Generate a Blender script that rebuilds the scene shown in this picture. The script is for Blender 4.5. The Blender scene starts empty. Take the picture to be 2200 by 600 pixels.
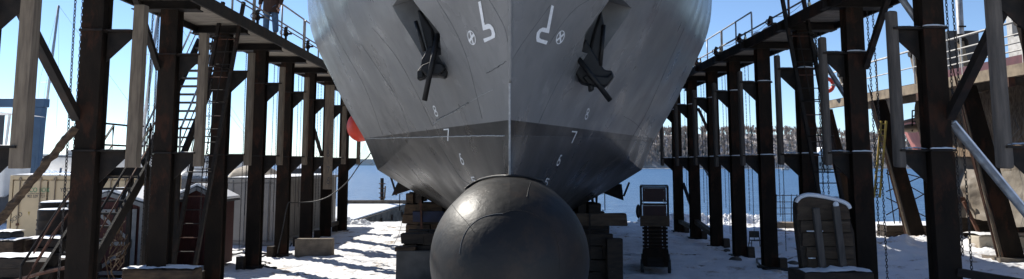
import bpy, bmesh, math, random
from mathutils import Vector, Matrix, noise
from mathutils.bvhtree import BVHTree
random.seed(7)
R = math.radians
S = bpy.context.scene
C = S.collection
V = Vector
# ------------------------------------------------------------------ camera
F = 1700.0; PX = 1095.0; PY = 152.0; PIT = R(6.7)
CAM = V((0, 0, 2.7)); CP = math.cos(PIT); SP = math.sin(PIT)
cd = bpy.data.cameras.new('camera'); cam = bpy.data.objects.new('camera', cd); C.objects.link(cam)
cam.location = CAM; cam.rotation_euler = (math.pi/2+PIT, 0, 0)
cd.sensor_width = 36; cd.lens = 36*F/2200
cd.shift_x = (1100-PX)/2200; cd.shift_y = -(300-PY)/2200
cd.clip_start = .1; cd.clip_end = 9000
S.camera = cam
# ------------------------------------------------------------------ sky and sun
SUN = V((-.62, .60, .66)).normalized()
w = bpy.data.worlds.new('World'); S.world = w; w.use_nodes = True
nt = w.node_tree; bg = nt.nodes['Background']
sk = nt.nodes.new('ShaderNodeTexSky'); sk.sky_type = 'NISHITA'; sk.sun_disc = False
sk.sun_elevation = math.asin(SUN.z); sk.sun_rotation = math.atan2(SUN.x, SUN.y)
sk.altitude = 800; sk.air_density = .75; sk.dust_density = 0; sk.ozone_density = 3.5
nt.links.new(sk.outputs[0], bg.inputs[0]); bg.inputs[1].default_value = .108
ld = bpy.data.lights.new('sun', 'SUN'); ld.energy = 4.4; ld.angle = R(.5); ld.color = (1, .95, .86)
lo = bpy.data.objects.new('sun', ld); C.objects.link(lo); lo.rotation_euler = SUN.to_track_quat('Z', 'Y').to_euler()
S.view_settings.view_transform = 'Standard'; S.view_settings.look = 'None'
S.view_settings.exposure = 0.62; S.view_settings.gamma = 1

# ------------------------------------------------------------------ helpers
def ray(u, v):
    a = (u-PX)/F; b = (v-PY)/F
    return V((a, CP+b*SP, SP-b*CP))
def P(u, v, Y):
    d = ray(u, v); return CAM + d*(Y/d.y)
def PXp(u, v, X):
    d = ray(u, v); return CAM + d*(X/d.x)
def G(u, v, z=0.0):
    d = ray(u, v); return CAM + d*((z-CAM.z)/d.z)

class MB:
    def __init__(s): s.v = []; s.f = []
    def add(s, vs, fs):
        o = len(s.v); s.v += [V(a) for a in vs]; s.f += [tuple(i+o for i in f) for f in fs]; return s
    def box(s, a, b, j=0):
        x0, y0, z0 = a; x1, y1, z1 = b
        x0, x1 = sorted((x0, x1)); y0, y1 = sorted((y0, y1)); z0, z1 = sorted((z0, z1))
        pts = [(x, y, z) for z in (z0, z1) for y in (y0, y1) for x in (x0, x1)]
        if j: pts = [(p[0]+random.uniform(-j, j), p[1]+random.uniform(-j, j), p[2]+random.uniform(-j, j)) for p in pts]
        return s.hexa(pts)
    def hexa(s, p):
        return s.add(p, [(0, 2, 3, 1), (4, 5, 7, 6), (0, 1, 5, 4), (2, 6, 7, 3), (0, 4, 6, 2), (1, 3, 7, 5)])
    def bar(s, a, b, w, h, up=(0, 0, 1)):
        a = V(a); b = V(b); d = (b-a).normalized(); up = V(up)
        if abs(d.dot(up)) > .98: up = V((0, 1, 0))
        x = d.cross(up).normalized(); y = x.cross(d).normalized()
        p = [q+x*sx*w/2+y*sy*h/2 for q in (a, b) for sy in (-1, 1) for sx in (-1, 1)]
        return s.hexa([p[0], p[1], p[2], p[3], p[4], p[5], p[6], p[7]])
    def tube(s, pts, r, n=8, closed=False, cap=True, r1=None):
        pts = [V(p) for p in pts]; m = len(pts); rings = []; o = len(s.v); prev = None
        for i, p in enumerate(pts):
            if closed: d = pts[(i+1) % m]-pts[i-1]
            else: d = pts[min(i+1, m-1)]-pts[max(i-1, 0)]
            d.normalize()
            if prev is None:
                prev = V((0, 0, 1)).cross(d)
                if prev.length < .1: prev = V((1, 0, 0)).cross(d)
            x = (prev-d*prev.dot(d)).normalized(); prev = x; y = d.cross(x)
            rr = r if r1 is None else r+(r1-r)*i/(m-1)
            for k in range(n):
                t = 2*math.pi*k/n; s.v.append(p+x*math.cos(t)*rr+y*math.sin(t)*rr)
        for i in range(m if closed else m-1):
            a = o+i*n; b = o+((i+1) % m)*n
            for k in range(n): s.f.append((a+k, a+(k+1) % n, b+(k+1) % n, b+k))
        if cap and not closed:
            s.f.append(tuple(o+k for k in reversed(range(n)))); s.f.append(tuple(o+(m-1)*n+k for k in range(n)))
        return s
    def prism(s, pts, vec):
        n = len(pts); vec = V(vec); o = len(s.v)
        s.v += [V(p) for p in pts]+[V(p)+vec for p in pts]
        s.f.append(tuple(o+i for i in range(n))); s.f.append(tuple(o+n+i for i in reversed(range(n))))
        for i in range(n): s.f.append((o+i, o+n+i, o+n+(i+1) % n, o+(i+1) % n))
        return s
    def ell(s, c, r, nu=12, nv=8, jit=0, flat=None):
        c = V(c); o = len(s.v)
        for i in range(nv+1):
            t = math.pi*i/nv
            for k in range(nu):
                a = 2*math.pi*k/nu; q = V((math.sin(t)*math.cos(a)*r[0], math.sin(t)*math.sin(a)*r[1], math.cos(t)*r[2]))
                if jit: q *= 1+jit*noise.noise((c+q)*2.1+V((3, 1, 7)))
                if flat is not None and q.z < flat: q.z = flat
                s.v.append(c+q)
        for i in range(nv):
            for k in range(nu): s.f.append((o+i*nu+k, o+(i+1)*nu+k, o+(i+1)*nu+(k+1) % nu, o+i*nu+(k+1) % nu))
        return s
    def grid(s, fn, nu, nv, flip=False):
        o = len(s.v)
        for j in range(nv+1):
            for i in range(nu+1): s.v.append(V(fn(i/nu, j/nv)))
        for j in range(nv):
            for i in range(nu):
                a = o+j*(nu+1)+i; q = (a, a+1, a+nu+2, a+nu+1)
                s.f.append(q[::-1] if flip else q)
        return s
    def build(s, name, mat, parent=None, smooth=False, bevel=0, fix=True, sub=0):
        me = bpy.data.meshes.new(name)
        off = V(parent['_w']) if parent is not None else V((0, 0, 0))
        me.from_pydata([v-off for v in s.v], [], s.f)
        if fix:
            bm = bmesh.new(); bm.from_mesh(me); bmesh.ops.recalc_face_normals(bm, faces=bm.faces); bm.to_mesh(me); bm.free()
        me.materials.append(mat); me.update()
        if smooth: me.polygons.foreach_set('use_smooth', [True]*len(me.polygons))
        o = bpy.data.objects.new(name, me); C.objects.link(o)
        o['_w'] = tuple(off)
        if parent is not None: o.parent = parent
        if bevel:
            b = o.modifiers.new('bevel', 'BEVEL'); b.width = bevel; b.segments = 2; b.limit_method = 'ANGLE'
        if sub:
            b = o.modifiers.new('sub', 'SUBSURF'); b.levels = sub; b.render_levels = sub
        return o
def thing(name, loc, label, cat, group=None):
    o = bpy.data.objects.new(name, None); C.objects.link(o); o.location = loc; o['_w'] = tuple(loc)
    o.empty_display_size = .2
    o['label'] = label; o['category'] = cat
    if group: o['group'] = group
    return o
def tag(o, label, cat, group=None):
    o['label'] = label; o['category'] = cat
    if group: o['group'] = group
    return o
def struct(o): o['kind'] = 'structure'; return o
def stuff(o): o['kind'] = 'stuff'; return o
KIDS = {}
def clone(root, loc, label, group=None):
    src = [o for o in C.objects if o.parent is root]
    r = root.copy(); C.objects.link(r); r.location = loc; r['_w'] = tuple(loc); r['label'] = label
    if group: r['group'] = group
    for ch in src:
        c = ch.copy(); C.objects.link(c); c.parent = r; c['_w'] = tuple(loc)
        for g in [o for o in C.objects if o.parent is ch]:
            d = g.copy(); C.objects.link(d); d.parent = c; d['_w'] = tuple(loc)
    return r
def nz(x, y, z=0.0, s=1.0): return noise.noise(V((x*s, y*s, z*s)))
def fbm(x, y, z=0.0, s=1.0, o=4): return noise.fractal(V((x*s, y*s, z*s)), 1.0, 2.0, o)

# ------------------------------------------------------------------ materials
def mat(name, c1, c2=None, scale=4, rough=.7, bump=0, bscale=20, metal=0, spec=.4, c3=None, s3=1.2, t3=.6, stretch=(1, 1, 1), coord='Object', r2=None, detail=6, lo=.35, hi=.65):
    m = bpy.data.materials.new(name); m.use_nodes = True; t = m.node_tree; n = t.nodes; L = t.links
    b = n['Principled BSDF']; b.inputs['Roughness'].default_value = rough; b.inputs['Metallic'].default_value = metal
    b.inputs['Specular IOR Level'].default_value = spec
    tc = n.new('ShaderNodeTexCoord'); mp = n.new('ShaderNodeMapping'); mp.inputs['Scale'].default_value = stretch
    L.new(tc.outputs[coord], mp.inputs[0])
    if c2 is None: c2 = tuple(x*.75 for x in c1)
    nx = n.new('ShaderNodeTexNoise'); nx.inputs['Scale'].default_value = scale; nx.inputs['Detail'].default_value = detail; L.new(mp.outputs[0], nx.inputs['Vector'])
    rp = n.new('ShaderNodeValToRGB'); rp.color_ramp.elements[0].position = lo; rp.color_ramp.elements[1].position = hi
    rp.color_ramp.elements[0].color = (*c1, 1); rp.color_ramp.elements[1].color = (*c2, 1)
    L.new(nx.outputs['Fac'], rp.inputs[0]); out = rp.outputs[0]
    if c3 is not None:
        n3 = n.new('ShaderNodeTexNoise'); n3.inputs['Scale'].default_value = s3; n3.inputs['Detail'].default_value = 8; n3.inputs['Roughness'].default_value = .7; L.new(mp.outputs[0], n3.inputs['Vector'])
        r3 = n.new('ShaderNodeValToRGB'); r3.color_ramp.elements[0].position = t3; r3.color_ramp.elements[1].position = t3+.08
        mx = n.new('ShaderNodeMix'); mx.data_type = 'RGBA'; L.new(n3.outputs['Fac'], r3.inputs[0]); L.new(r3.outputs[0], mx.inputs['Factor'])
        L.new(out, mx.inputs['A']); mx.inputs['B'].default_value = (*c3, 1); out = mx.outputs['Result']
    L.new(out, b.inputs['Base Color'])
    if r2 is not None:
        mr = n.new('ShaderNodeMapRange'); mr.inputs[1].default_value = .3; mr.inputs[2].default_value = .7; mr.inputs[3].default_value = rough; mr.inputs[4].default_value = r2
        L.new(nx.outputs['Fac'], mr.inputs[0]); L.new(mr.outputs[0], b.inputs['Roughness'])
    if bump:
        nb = n.new('ShaderNodeTexNoise'); nb.inputs['Scale'].default_value = bscale; nb.inputs['Detail'].default_value = 6; L.new(mp.outputs[0], nb.inputs['Vector'])
        bp = n.new('ShaderNodeBump'); bp.inputs['Strength'].default_value = 1; bp.inputs['Distance'].default_value = bump
        L.new(nb.outputs['Fac'], bp.inputs['Height']); L.new(bp.outputs[0], b.inputs['Normal'])
    m['x'] = 1
    return m
M = {}
M['steel'] = mat('dark_steel', (.011, .0082, .0062), (.022, .015, .0105), 3, .8, .006, 24, spec=.12, c3=(.040, .018, .011), s3=2.2, t3=.52, stretch=(1, 1, .45))
M['steel2'] = mat('black_steel', (.010, .008, .007), (.022, .016, .012), 5, .7, .004, 30, spec=.25, c3=(.032, .016, .011), s3=2.5, t3=.56)
M['rust'] = mat('rusty_steel', (.12, .05, .03), (.05, .025, .018), 6, .85, .004, 40)
M['timber'] = mat('weathered_timber', (.20, .155, .11), (.12, .09, .065), 5, .85, .006, 26, stretch=(4, 4, .5), c3=(.07, .055, .045), s3=1.2, t3=.62)
M['timberR'] = mat('grey_timber', (.12, .10, .085), (.07, .06, .052), 5, .85, .006, 26, stretch=(4, 4, .5), c3=(.06, .055, .05), s3=1.2, t3=.62)
M['oldwood'] = mat('old_crib_timber', (.11, .070, .040), (.045, .028, .018), 4, .9, .01, 18, stretch=(1, 1, 4), c3=(.16, .12, .08), s3=1.5, t3=.6)
M['darkwood'] = mat('dark_wet_timber', (.048, .033, .022), (.025, .018, .013), 4, .8, .01, 18, stretch=(1, 1, 4), c3=(.08, .07, .055), s3=2.5, t3=.6)
M['deckwood'] = mat('deck_plank_wood', (.30, .26, .21), (.18, .155, .125), 3, .85, .008, 22, stretch=(1, 5, 5))
M['plank'] = mat('damp_plank', (.095, .064, .040), (.048, .032, .021), 3, .85, .012, 16, stretch=(1, 1, 5), c3=(.13, .10, .072), s3=2.5, t3=.6)
M['snow'] = mat('snow', (.88, .89, .91), (.82, .84, .87), 2, .65, .012, 30, spec=.3)
M['dirtysnow'] = mat('trodden_snow', (.92, .92, .93), (.82, .82, .83), 1.3, .7, .03, 9, spec=.3, c3=(.42, .34, .26), s3=1.3, t3=.565, coord='Object', detail=9)
M['concrete'] = mat('concrete', (.22, .18, .14), (.12, .10, .08), 4, .9, .01, 30, c3=(.09, .08, .07), s3=2, t3=.6)
M['chain'] = mat('chain_steel', (.05, .042, .038), (.03, .025, .022), 20, .6)
M['rail'] = mat('galvanised_rail', (.42, .42, .42), (.25, .23, .22), 6, .45, metal=.3)
M['white'] = mat('white_paint', (.60, .58, .54), (.40, .38, .35), 5, .5)
M['mark'] = mat('white_mark_paint', (.74, .74, .74), (.6, .6, .6), 25, .6, lo=.5, hi=.75)
M['black'] = mat('black_rubber', (.015, .015, .015), (.03, .03, .03), 8, .6)
M['red'] = mat('orange_red_vinyl', (.78, .07, .035), (.66, .055, .03), 3, .4)
M['barn'] = mat('barn_red_board', (.055, .013, .011), (.038, .010, .009), 4, .8, .004, 20, stretch=(6, 6, .6))
M['trimgrey'] = mat('grey_trim', (.22, .22, .22), (.16, .16, .16), 6, .8)
M['cream'] = mat('cream_container_paint', (.56, .42, .25), (.46, .35, .21), 1.5, .55, c3=(.40, .27, .16), s3=3, t3=.70)
M['contgrey'] = mat('grey_container_paint', (.34, .31, .27), (.26, .235, .21), 1.2, .6, c3=(.20, .11, .07), s3=2.5, t3=.68)
M['green'] = mat('green_print', (.04, .22, .10), None, 5, .6)
M['dkprint'] = mat('dark_print', (.06, .06, .065), None, 5, .6)
M['yellow'] = mat('yellow_paint', (.45, .31, .05), (.28, .19, .04), 6, .5)
M['blue'] = mat('blue_lift_paint', (.05, .10, .17), (.04, .08, .14), 2, .5)
M['gel'] = mat('white_gelcoat', (.72, .70, .66), (.62, .60, .56), 2, .3)
M['maroon'] = mat('maroon_paint', (.15, .055, .06), (.10, .04, .045), 3, .5)
M['pink'] = mat('faded_red_paint', (.55, .22, .17), (.42, .16, .12), 2, .6)
M['tan'] = mat('tan_beam', (.30, .235, .16), (.17, .13, .09), 4, .7, c3=(.2, .1, .05), s3=3, t3=.62)
M['darkgrey'] = mat('charcoal_paint', (.05, .055, .065), None, 3, .6)
M['tarp'] = mat('grey_tarpaulin', (.22, .185, .145), (.14, .115, .09), 1.2, .6, .03, 3.5, c3=(.12, .08, .055), s3=1.3, t3=.6)
M['bark'] = mat('weedy_net', (.34, .25, .17), (.15, .10, .065), 9, .95, .03, 14, stretch=(2, 2, .6), c3=(.45, .42, .36), s3=6, t3=.66)
M['jacket'] = mat('brown_jacket', (.07, .035, .025), (.045, .025, .02), 8, .9, .004, 60)
M['denim'] = mat('blue_denim', (.10, .17, .28), (.07, .12, .21), 14, .9, .002, 90)
M['skin'] = mat('skin', (.52, .31, .22), (.46, .27, .2), 8, .6)
M['hair'] = mat('dark_hair', (.04, .025, .018), None, 30, .7)
M['bulbglass'] = mat('pale_bulb_glass', (.8, .72, .5), None, 5, .15)
M['alu'] = mat('aluminium_spar', (.55, .55, .55), (.42, .42, .42), 3, .4, metal=.6)
M['wire'] = mat('wire', (.12, .12, .12), None, 3, .5)
M['maroonp'] = mat('dark_red_panel', (.035, .009, .008), (.025, .007, .007), 5, .6)
M['plastic'] = mat('pale_film', (.5, .56, .62), None, 3, .3)
M['stone'] = mat('wet_stone', (.12, .11, .10), (.06, .055, .05), 2, .9, .02, 6)

M['plastic'].node_tree.nodes['Principled BSDF'].inputs['Alpha'].default_value = .2
# ================================================================== the ship
YM = 20.8
SIL = [(312, 298), (346, 240), (367, 200), (383, 165), (401, 130), (420, 90), (432, 45), (435, 0)]
WT = []
_c = P(PX-284, 365, YM); WT.append((_c.z, -_c.x))
for o_, v_ in SIL:
    q = P(PX-o_, v_, YM); WT.append((q.z, -q.x))
WT += [(8.0, 5.42), (9.4, 5.5)]
def itp(tab, x):
    if x <= tab[0][0]: return tab[0][1]
    for (a, b), (c, d) in zip(tab, tab[1:]):
        if x <= c: return b+(d-b)*(x-a)/(c-a)
    return tab[-1][1]
def Wz(z):
    return (itp(WT, z-.25)+itp(WT, z)*2+itp(WT, z+.25))/4 if z > 3.6 else itp(WT, z)
YS = [(2.2, 12.4), (2.5, 12.3), (3.36, 12.0), (5.0, 11.15), (7.0, 9.9), (9.4, 8.5)]
PT = [(2.5, 1.0), (3.36, .98), (4.2, .84), (5.26, .70), (7, .62), (9.4, .55)]
ZCH = WT[0][0]
def zc(Y): return ZCH + (3.3-ZCH)*max(0, min(1, (YM-Y)/(YM-16.5)))**1.15
def bz(z): return itp([(2.5, 4.9), (3.4, 5.3), (4.5, 5.5), (7, 5.62), (9.4, 5.7)], z)
ZT = 9.2
def hull_mesh():
    bm = bmesh.new()
    nt_, ns, nl, na = 56, 44, 14, 16
    def up(t, s):
        zl = 3.3; Y = 12
        for _ in range(4):
            Y = itp(YS, zl)+t*(YM-itp(YS, zl)); zl = zc(Y)
        z = zl+(ZT-zl)*s
        Y = itp(YS, z)+t*(YM-itp(YS, z))
        return V((Wz(z)*t**itp(PT, z), Y, z))
    def aft(a, s):
        Y = YM+a*18.5; z = ZCH+(itp([(24, ZT), (30, 6.3), (40, 6.1)], Y)-ZCH)*s
        return V((Wz(z)+(bz(z)-Wz(z))*(1-math.exp(-(Y-YM)/10)), Y, z))
    def low(p, Yk, s, k=.77):
        q = V((0, Yk, k)); r = p.lerp(q, s); r.z -= .10*math.sin(math.pi*s)*(p.x/3.5); return r
    for sx in (1, -1):
        cols = []
        ts = [(i/nt_)**1.5 for i in range(nt_+1)]
        for t in ts:
            c = [up(t, (j/ns)) for j in range(ns+1)]
            Yk = 12.4+t*(YM-12.4)
            kz = .77 if t > .35 else .77+(2.2-.77)*(1-t/.35)
            lo_ = [low(c[0], Yk, j/nl, kz) for j in range(nl, 0, -1)]
            cols.append(lo_+c)
        for i in range(1, na+1):
            a = (i/na)**1.4; c = [aft(a, j/ns) for j in range(ns+1)]
            lo_ = [low(c[0], c[0].y, j/nl) for j in range(nl, 0, -1)]
            cols.append(lo_+c)
        vs = [[bm.verts.new((p.x*sx, p.y, p.z)) for p in col] for col in cols]
        for i in range(len(vs)-1):
            for j in range(len(vs[0])-1):
                q = [vs[i][j], vs[i+1][j], vs[i+1][j+1], vs[i][j+1]]
                bm.faces.new(q if sx > 0 else q[::-1])
        if sx > 0: A = vs
        else: B = vs
    for i in range(len(A)-1): bm.faces.new([A[i][-1], B[i][-1], B[i+1][-1], A[i+1][-1]])
    tr = A[-1]+list(reversed(B[-1])); bm.faces.new(tr)
    bmesh.ops.remove_doubles(bm, verts=bm.verts, dist=.0015)
    bmesh.ops.dissolve_degenerate(bm, dist=.0005, edges=bm.edges)
    bmesh.ops.recalc_face_normals(bm, faces=bm.faces)
    return bm
hb = hull_mesh()
tree = BVHTree.FromBMesh(hb)
def H(u, v, off=0.0):
    d = ray(u, v).normalized(); loc, n, i, dist = tree.ray_cast(CAM, d)
    if loc is None: return None
    if n.dot(d) > 0: n = -n
    return loc+n*off
# hull paint: grey topsides, black boot topping below a level line
def hull_mat():
    m = bpy.data.materials.new('hull_paint'); m.use_nodes = True; t = m.node_tree; n = t.nodes; L = t.links; b = n['Principled BSDF']
    tc = n.new('ShaderNodeTexCoord'); sp = n.new('ShaderNodeSeparateXYZ'); L.new(tc.outputs['Object'], sp.inputs[0])
    def noise_(sc, det, st=(1, 1, 1)):
        mp = n.new('ShaderNodeMapping'); mp.inputs['Scale'].default_value = st; L.new(tc.outputs['Object'], mp.inputs[0])
        x = n.new('ShaderNodeTexNoise'); x.inputs['Scale'].default_value = sc; x.inputs['Detail'].default_value = det; L.new(mp.outputs[0], x.inputs['Vector']); return x.outputs['Fac']
    def ramp(f, a, b_, c1, c2):
        r = n.new('ShaderNodeValToRGB'); r.color_ramp.elements[0].position = a; r.color_ramp.elements[1].position = b_
        r.color_ramp.elements[0].color = (*c1, 1); r.color_ramp.elements[1].color = (*c2, 1); L.new(f, r.inputs[0]); return r.outputs[0]
    def mix(f, a, b_):
        x = n.new('ShaderNodeMix'); x.data_type = 'RGBA'; L.new(f, x.inputs['Factor'])
        L.new(a, x.inputs['A']) if not isinstance(a, tuple) else setattr(x.inputs['A'], 'default_value', (*a, 1))
        L.new(b_, x.inputs['B']) if not isinstance(b_, tuple) else setattr(x.inputs['B'], 'default_value', (*b_, 1)); return x.outputs['Result']
    g = ramp(noise_(.7, 6), .35, .68, HG1, HG2)
    g = mix(ramp(noise_(2.2, 8, (1, 1, .35)), .60, .72, (0, 0, 0), (.55, .55, .55)), g, HG3)
    g = mix(ramp(noise_(1.3, 5, (5, 5, .35)), .50, .66, (0, 0, 0), (.35, .35, .35)), g, (.12, .12, .118))
    g = mix(ramp(noise_(.9, 9, (1.2, 1.2, 1)), .62, .64, (0, 0, 0), (.28, .28, .28)), g, (.30, .295, .285))
    k = ramp(noise_(1.6, 7), .35, .7, (.011, .011, .011), (.020, .019, .018))
    k_bounce = ramp(noise_(1.3, 8, (1, 1, .5)), .3, .7, (.030, .028, .026), (.066, .061, .055))  # paler black below the bead line: snow bounce painted into the underside colour
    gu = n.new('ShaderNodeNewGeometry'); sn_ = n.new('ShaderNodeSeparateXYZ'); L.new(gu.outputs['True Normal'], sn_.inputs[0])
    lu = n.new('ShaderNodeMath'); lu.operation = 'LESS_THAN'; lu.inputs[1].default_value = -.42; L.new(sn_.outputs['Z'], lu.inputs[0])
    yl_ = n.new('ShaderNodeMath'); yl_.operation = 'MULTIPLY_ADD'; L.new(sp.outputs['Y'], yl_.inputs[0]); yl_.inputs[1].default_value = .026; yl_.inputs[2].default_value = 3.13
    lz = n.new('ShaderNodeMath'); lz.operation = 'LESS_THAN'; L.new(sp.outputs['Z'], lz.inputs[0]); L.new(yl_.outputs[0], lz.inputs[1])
    la = n.new('ShaderNodeMath'); la.operation = 'MULTIPLY'; L.new(lu.outputs[0], la.inputs[0]); L.new(lz.outputs[0], la.inputs[1]); ly_ = n.new('ShaderNodeMath'); ly_.operation = 'LESS_THAN'; L.new(sp.outputs['Y'], ly_.inputs[0]); ly_.inputs[1].default_value = 4.5; lm_ = n.new('ShaderNodeMath'); lm_.operation = 'MAXIMUM'; L.new(ly_.outputs[0], lm_.inputs[0]); L.new(lu.outputs[0], lm_.inputs[1]); L.new(lm_.outputs[0], la.inputs[0]); k = mix(la.outputs[0], k, k_bounce)
    gt = n.new('ShaderNodeMath'); gt.operation = 'LESS_THAN'; L.new(sp.outputs['Z'], gt.inputs[0]); gt.inputs[1].default_value = 3.357
    L.new(mix(gt.outputs[0], g, k), b.inputs['Base Color'])
    mr = n.new('ShaderNodeMapRange'); mr.inputs[1].default_value = .35; mr.inputs[2].default_value = .65; mr.inputs[3].default_value = .24; mr.inputs[4].default_value = .46
    L.new(noise_(1.1, 5, (1, 1, .5)), mr.inputs[0]); L.new(mr.outputs[0], b.inputs['Roughness'])
    b.inputs['Specular IOR Level'].default_value = .5
    bp = n.new('ShaderNodeBump'); bp.inputs['Distance'].default_value = .035; L.new(noise_(.9, 2, (1, 1, .6)), bp.inputs['Height'])
    mpw = n.new('ShaderNodeMapping'); mpw.inputs['Rotation'].default_value = (0, 0, 0); L.new(tc.outputs['Object'], mpw.inputs[0])
    wv = n.new('ShaderNodeTexWave'); wv.bands_direction = 'Y'; wv.inputs['Scale'].default_value = .4; wv.inputs['Distortion'].default_value = 1.2; wv.inputs['Detail'].default_value = 2; L.new(mpw.outputs[0], wv.inputs['Vector'])
    bw = n.new('ShaderNodeBump'); bw.inputs['Distance'].default_value = .0025; L.new(wv.outputs['Fac'], bw.inputs['Height']); L.new(bp.outputs[0], bw.inputs['Normal']); bp = bw
    bp2 = n.new('ShaderNodeBump'); bp2.inputs['Distance'].default_value = .002; L.new(noise_(40, 4), bp2.inputs['Height']); L.new(bp.outputs[0], bp2.inputs['Normal'])
    L.new(bp2.outputs[0], b.inputs['Normal']); return m
HG1 = (.20, .197, .193); HG2 = (.155, .153, .15); HG3 = (.25, .245, .235)
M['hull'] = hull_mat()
M['seam'] = mat('hull_seam', (.12, .12, .12), (.09, .09, .09), 8, .6)
M['weld'] = mat('pale_weld_bead', (.42, .42, .41), (.28, .28, .28), 18, .6)
M['pocket'] = mat('recess_paint', (.24, .24, .235), (.19, .19, .19), 4, .5)
M['anchorblk'] = mat('anchor_black', (.006, .006, .006), (.012, .011, .011), 6, .5, .004, 40, spec=.25)
M['bulb'] = mat('bulb_paint', (.009, .009, .009), (.018, .016, .015), 1.4, .46, .010, 6, c3=(.026, .019, .015), s3=2.2, t3=.52, r2=.58, spec=.26)
M['rustbulb'] = M['bulb']
ship = thing('ship', (0, 12, 0), 'large grey ship seen bow on in dry dock with black boot topping and bulbous bow', 'ship')
me = bpy.data.meshes.new('hull'); bmesh.ops.translate(hb, verts=hb.verts, vec=(0, -12, 0)); hb.to_mesh(me); bmesh.ops.translate(hb, verts=hb.verts, vec=(0, 12, 0))
hull = bpy.data.objects.new('hull', me); C.objects.link(hull); hull.parent = ship
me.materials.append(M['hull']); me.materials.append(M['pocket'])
me.polygons.foreach_set('use_smooth', [True]*len(me.polygons))
# anchor pockets: wedge recesses cut in the plating
def px_all(pts, mirror): return [((2*PX-u) if mirror else u, v) for u, v in pts]
PK = {-1: [(843, 13), (872, -22), (945, 72), (948, 118), (912, 130)], 1: [(1357, 18), (1320, -18), (1258, 70), (1250, 112), (1288, 122)]}
cuts = []
for s_, pts in PK.items():
    ps = [H(u, v) for u, v in pts]; ctr = sum(ps, V())/len(ps)
    nrm = V((s_*.75, -.5, -.35)).normalized()
    m_ = MB().prism([p+nrm*.35 for p in ps], -nrm*.95)
    c = m_.build('cut', M['pocket']); c.data.transform(Matrix.Translation((0, -12, 0)))
    md = hull.modifiers.new('cut', 'BOOLEAN'); md.operation = 'DIFFERENCE'; md.object = c; md.solver = 'EXACT'
    c.parent = ship; cuts.append(c)
dg = bpy.context.evaluated_depsgraph_get(); dg.update()
nm = bpy.data.meshes.new_from_object(hull.evaluated_get(dg)); hull.modifiers.clear()
if len(nm.polygons) > 1000: hull.data = nm
for c in cuts: bpy.data.objects.remove(c)
for p_ in hull.data.polygons:
    p_.use_smooth = True
hull.data.set_sharp_from_angle(angle=R(28))

# bulb
def rb(Y):
    if Y < 10.95: return 1.075*math.sqrt(max(0, 1-((10.95-Y)/1.35)**2))
    if Y < 12.6: return 1.075
    return 1.075-.75*min(1, (Y-12.6)/5)**1.3
m_ = MB(); BC = 1.425
ys = [9.6+1.35*(1-math.cos(math.pi/2*i/22)) for i in range(23)]+[11.2+.35*i for i in range(20)]
def bfn(a, b):
    Y = ys[int(round(b*(len(ys)-1)))]; r = rb(Y); t = 2*math.pi*a
    return (r*math.sin(t), Y, BC+r*math.cos(t)+.02*(Y-11))
m_.grid(bfn, 72, len(ys)-1)
bulb = m_.build('bulb', M['bulb'], ship, smooth=True)
def BU(u, v, off=0):
    t = bulb_tree; d = ray(u, v).normalized(); loc, n, i, ds = t.ray_cast(CAM, d)
    if loc is None: return None
    if n.dot(d) > 0: n = -n
    return loc+n*off
bb = bmesh.new(); bb.from_mesh(bulb.data); bmesh.ops.translate(bb, verts=bb.verts, vec=(0, 12, 0)); bulb_tree = BVHTree.FromBMesh(bb)
def sample(pts, step=14):
    out = []
    for (a, b), (c, d) in zip(pts, pts[1:]):
        n_ = max(1, int(math.hypot(c-a, d-b)/step))
        out += [(a+(c-a)*i/n_, b+(d-b)*i/n_) for i in range(n_)]
    return out+[pts[-1]]
def spl(pts, n_=8):
    o = []; p = [pts[0]]+list(pts)+[pts[-1]]
    for i in range(1, len(p)-2):
        for k in range(n_):
            t = k/n_; o.append(tuple(.5*((2*p[i][j])+(-p[i-1][j]+p[i+1][j])*t+(2*p[i-1][j]-5*p[i][j]+4*p[i+1][j]-p[i+2][j])*t*t+(-p[i-1][j]+3*p[i][j]-3*p[i+1][j]+p[i+2][j])*t**3) for j in range(len(p[0]))))
    return o+[tuple(pts[-1])]
def strip(fn, pts, r, name, mt, jit=0, n=5):
    q = []
    for u, v in spl(pts, 7):
        p = fn(u+random.uniform(-jit, jit), v+random.uniform(-jit, jit), r*.2)
        if p is not None: q.append(p)
    if len(q) > 2: return MB().tube(q, r, n).build(name, mt, ship, smooth=True)
# plate seams following the plating
LS = [[(1050, -2), (1070, 32), (1085, 62), (1091, 90)], [(937, -2), (975, 60), (1003, 125), (1020, 190), (1036, 255)],
      [(800, 60), (850, 120), (890, 190), (930, 272)], [(776, 95), (820, 160), (855, 215), (880, 285)],
      [(700, 30), (735, 100), (785, 190), (822, 290)], [(850, 330), (880, 360), (905, 390), (928, 418)],
      [(938, 300), (965, 345), (990, 382), (1008, 395)], [(815, 352), (850, 372), (880, 395), (900, 408)],]
for L_ in LS: strip(H, L_, .004, 'plate_seam', M['seam'])
RS = [[(1297, 12), (1245, 95), (1205, 165), (1175, 225), (1155, 270)], [(1182, 12), (1145, 62), (1118, 100), (1101, 128)],
      [(1265, 0), (1235, 20), (1205, 55), (1180, 95)], [(1470, 60), (1430, 150), (1390, 240), (1360, 292)],
      [(1340, 250), (1365, 265), (1390, 292), (1402, 305)], [(1340, 330), (1310, 352), (1285, 372), (1250, 395)]]
for L_ in RS: strip(H, L_, .0045, 'plate_seam', M['seam'])
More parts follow.
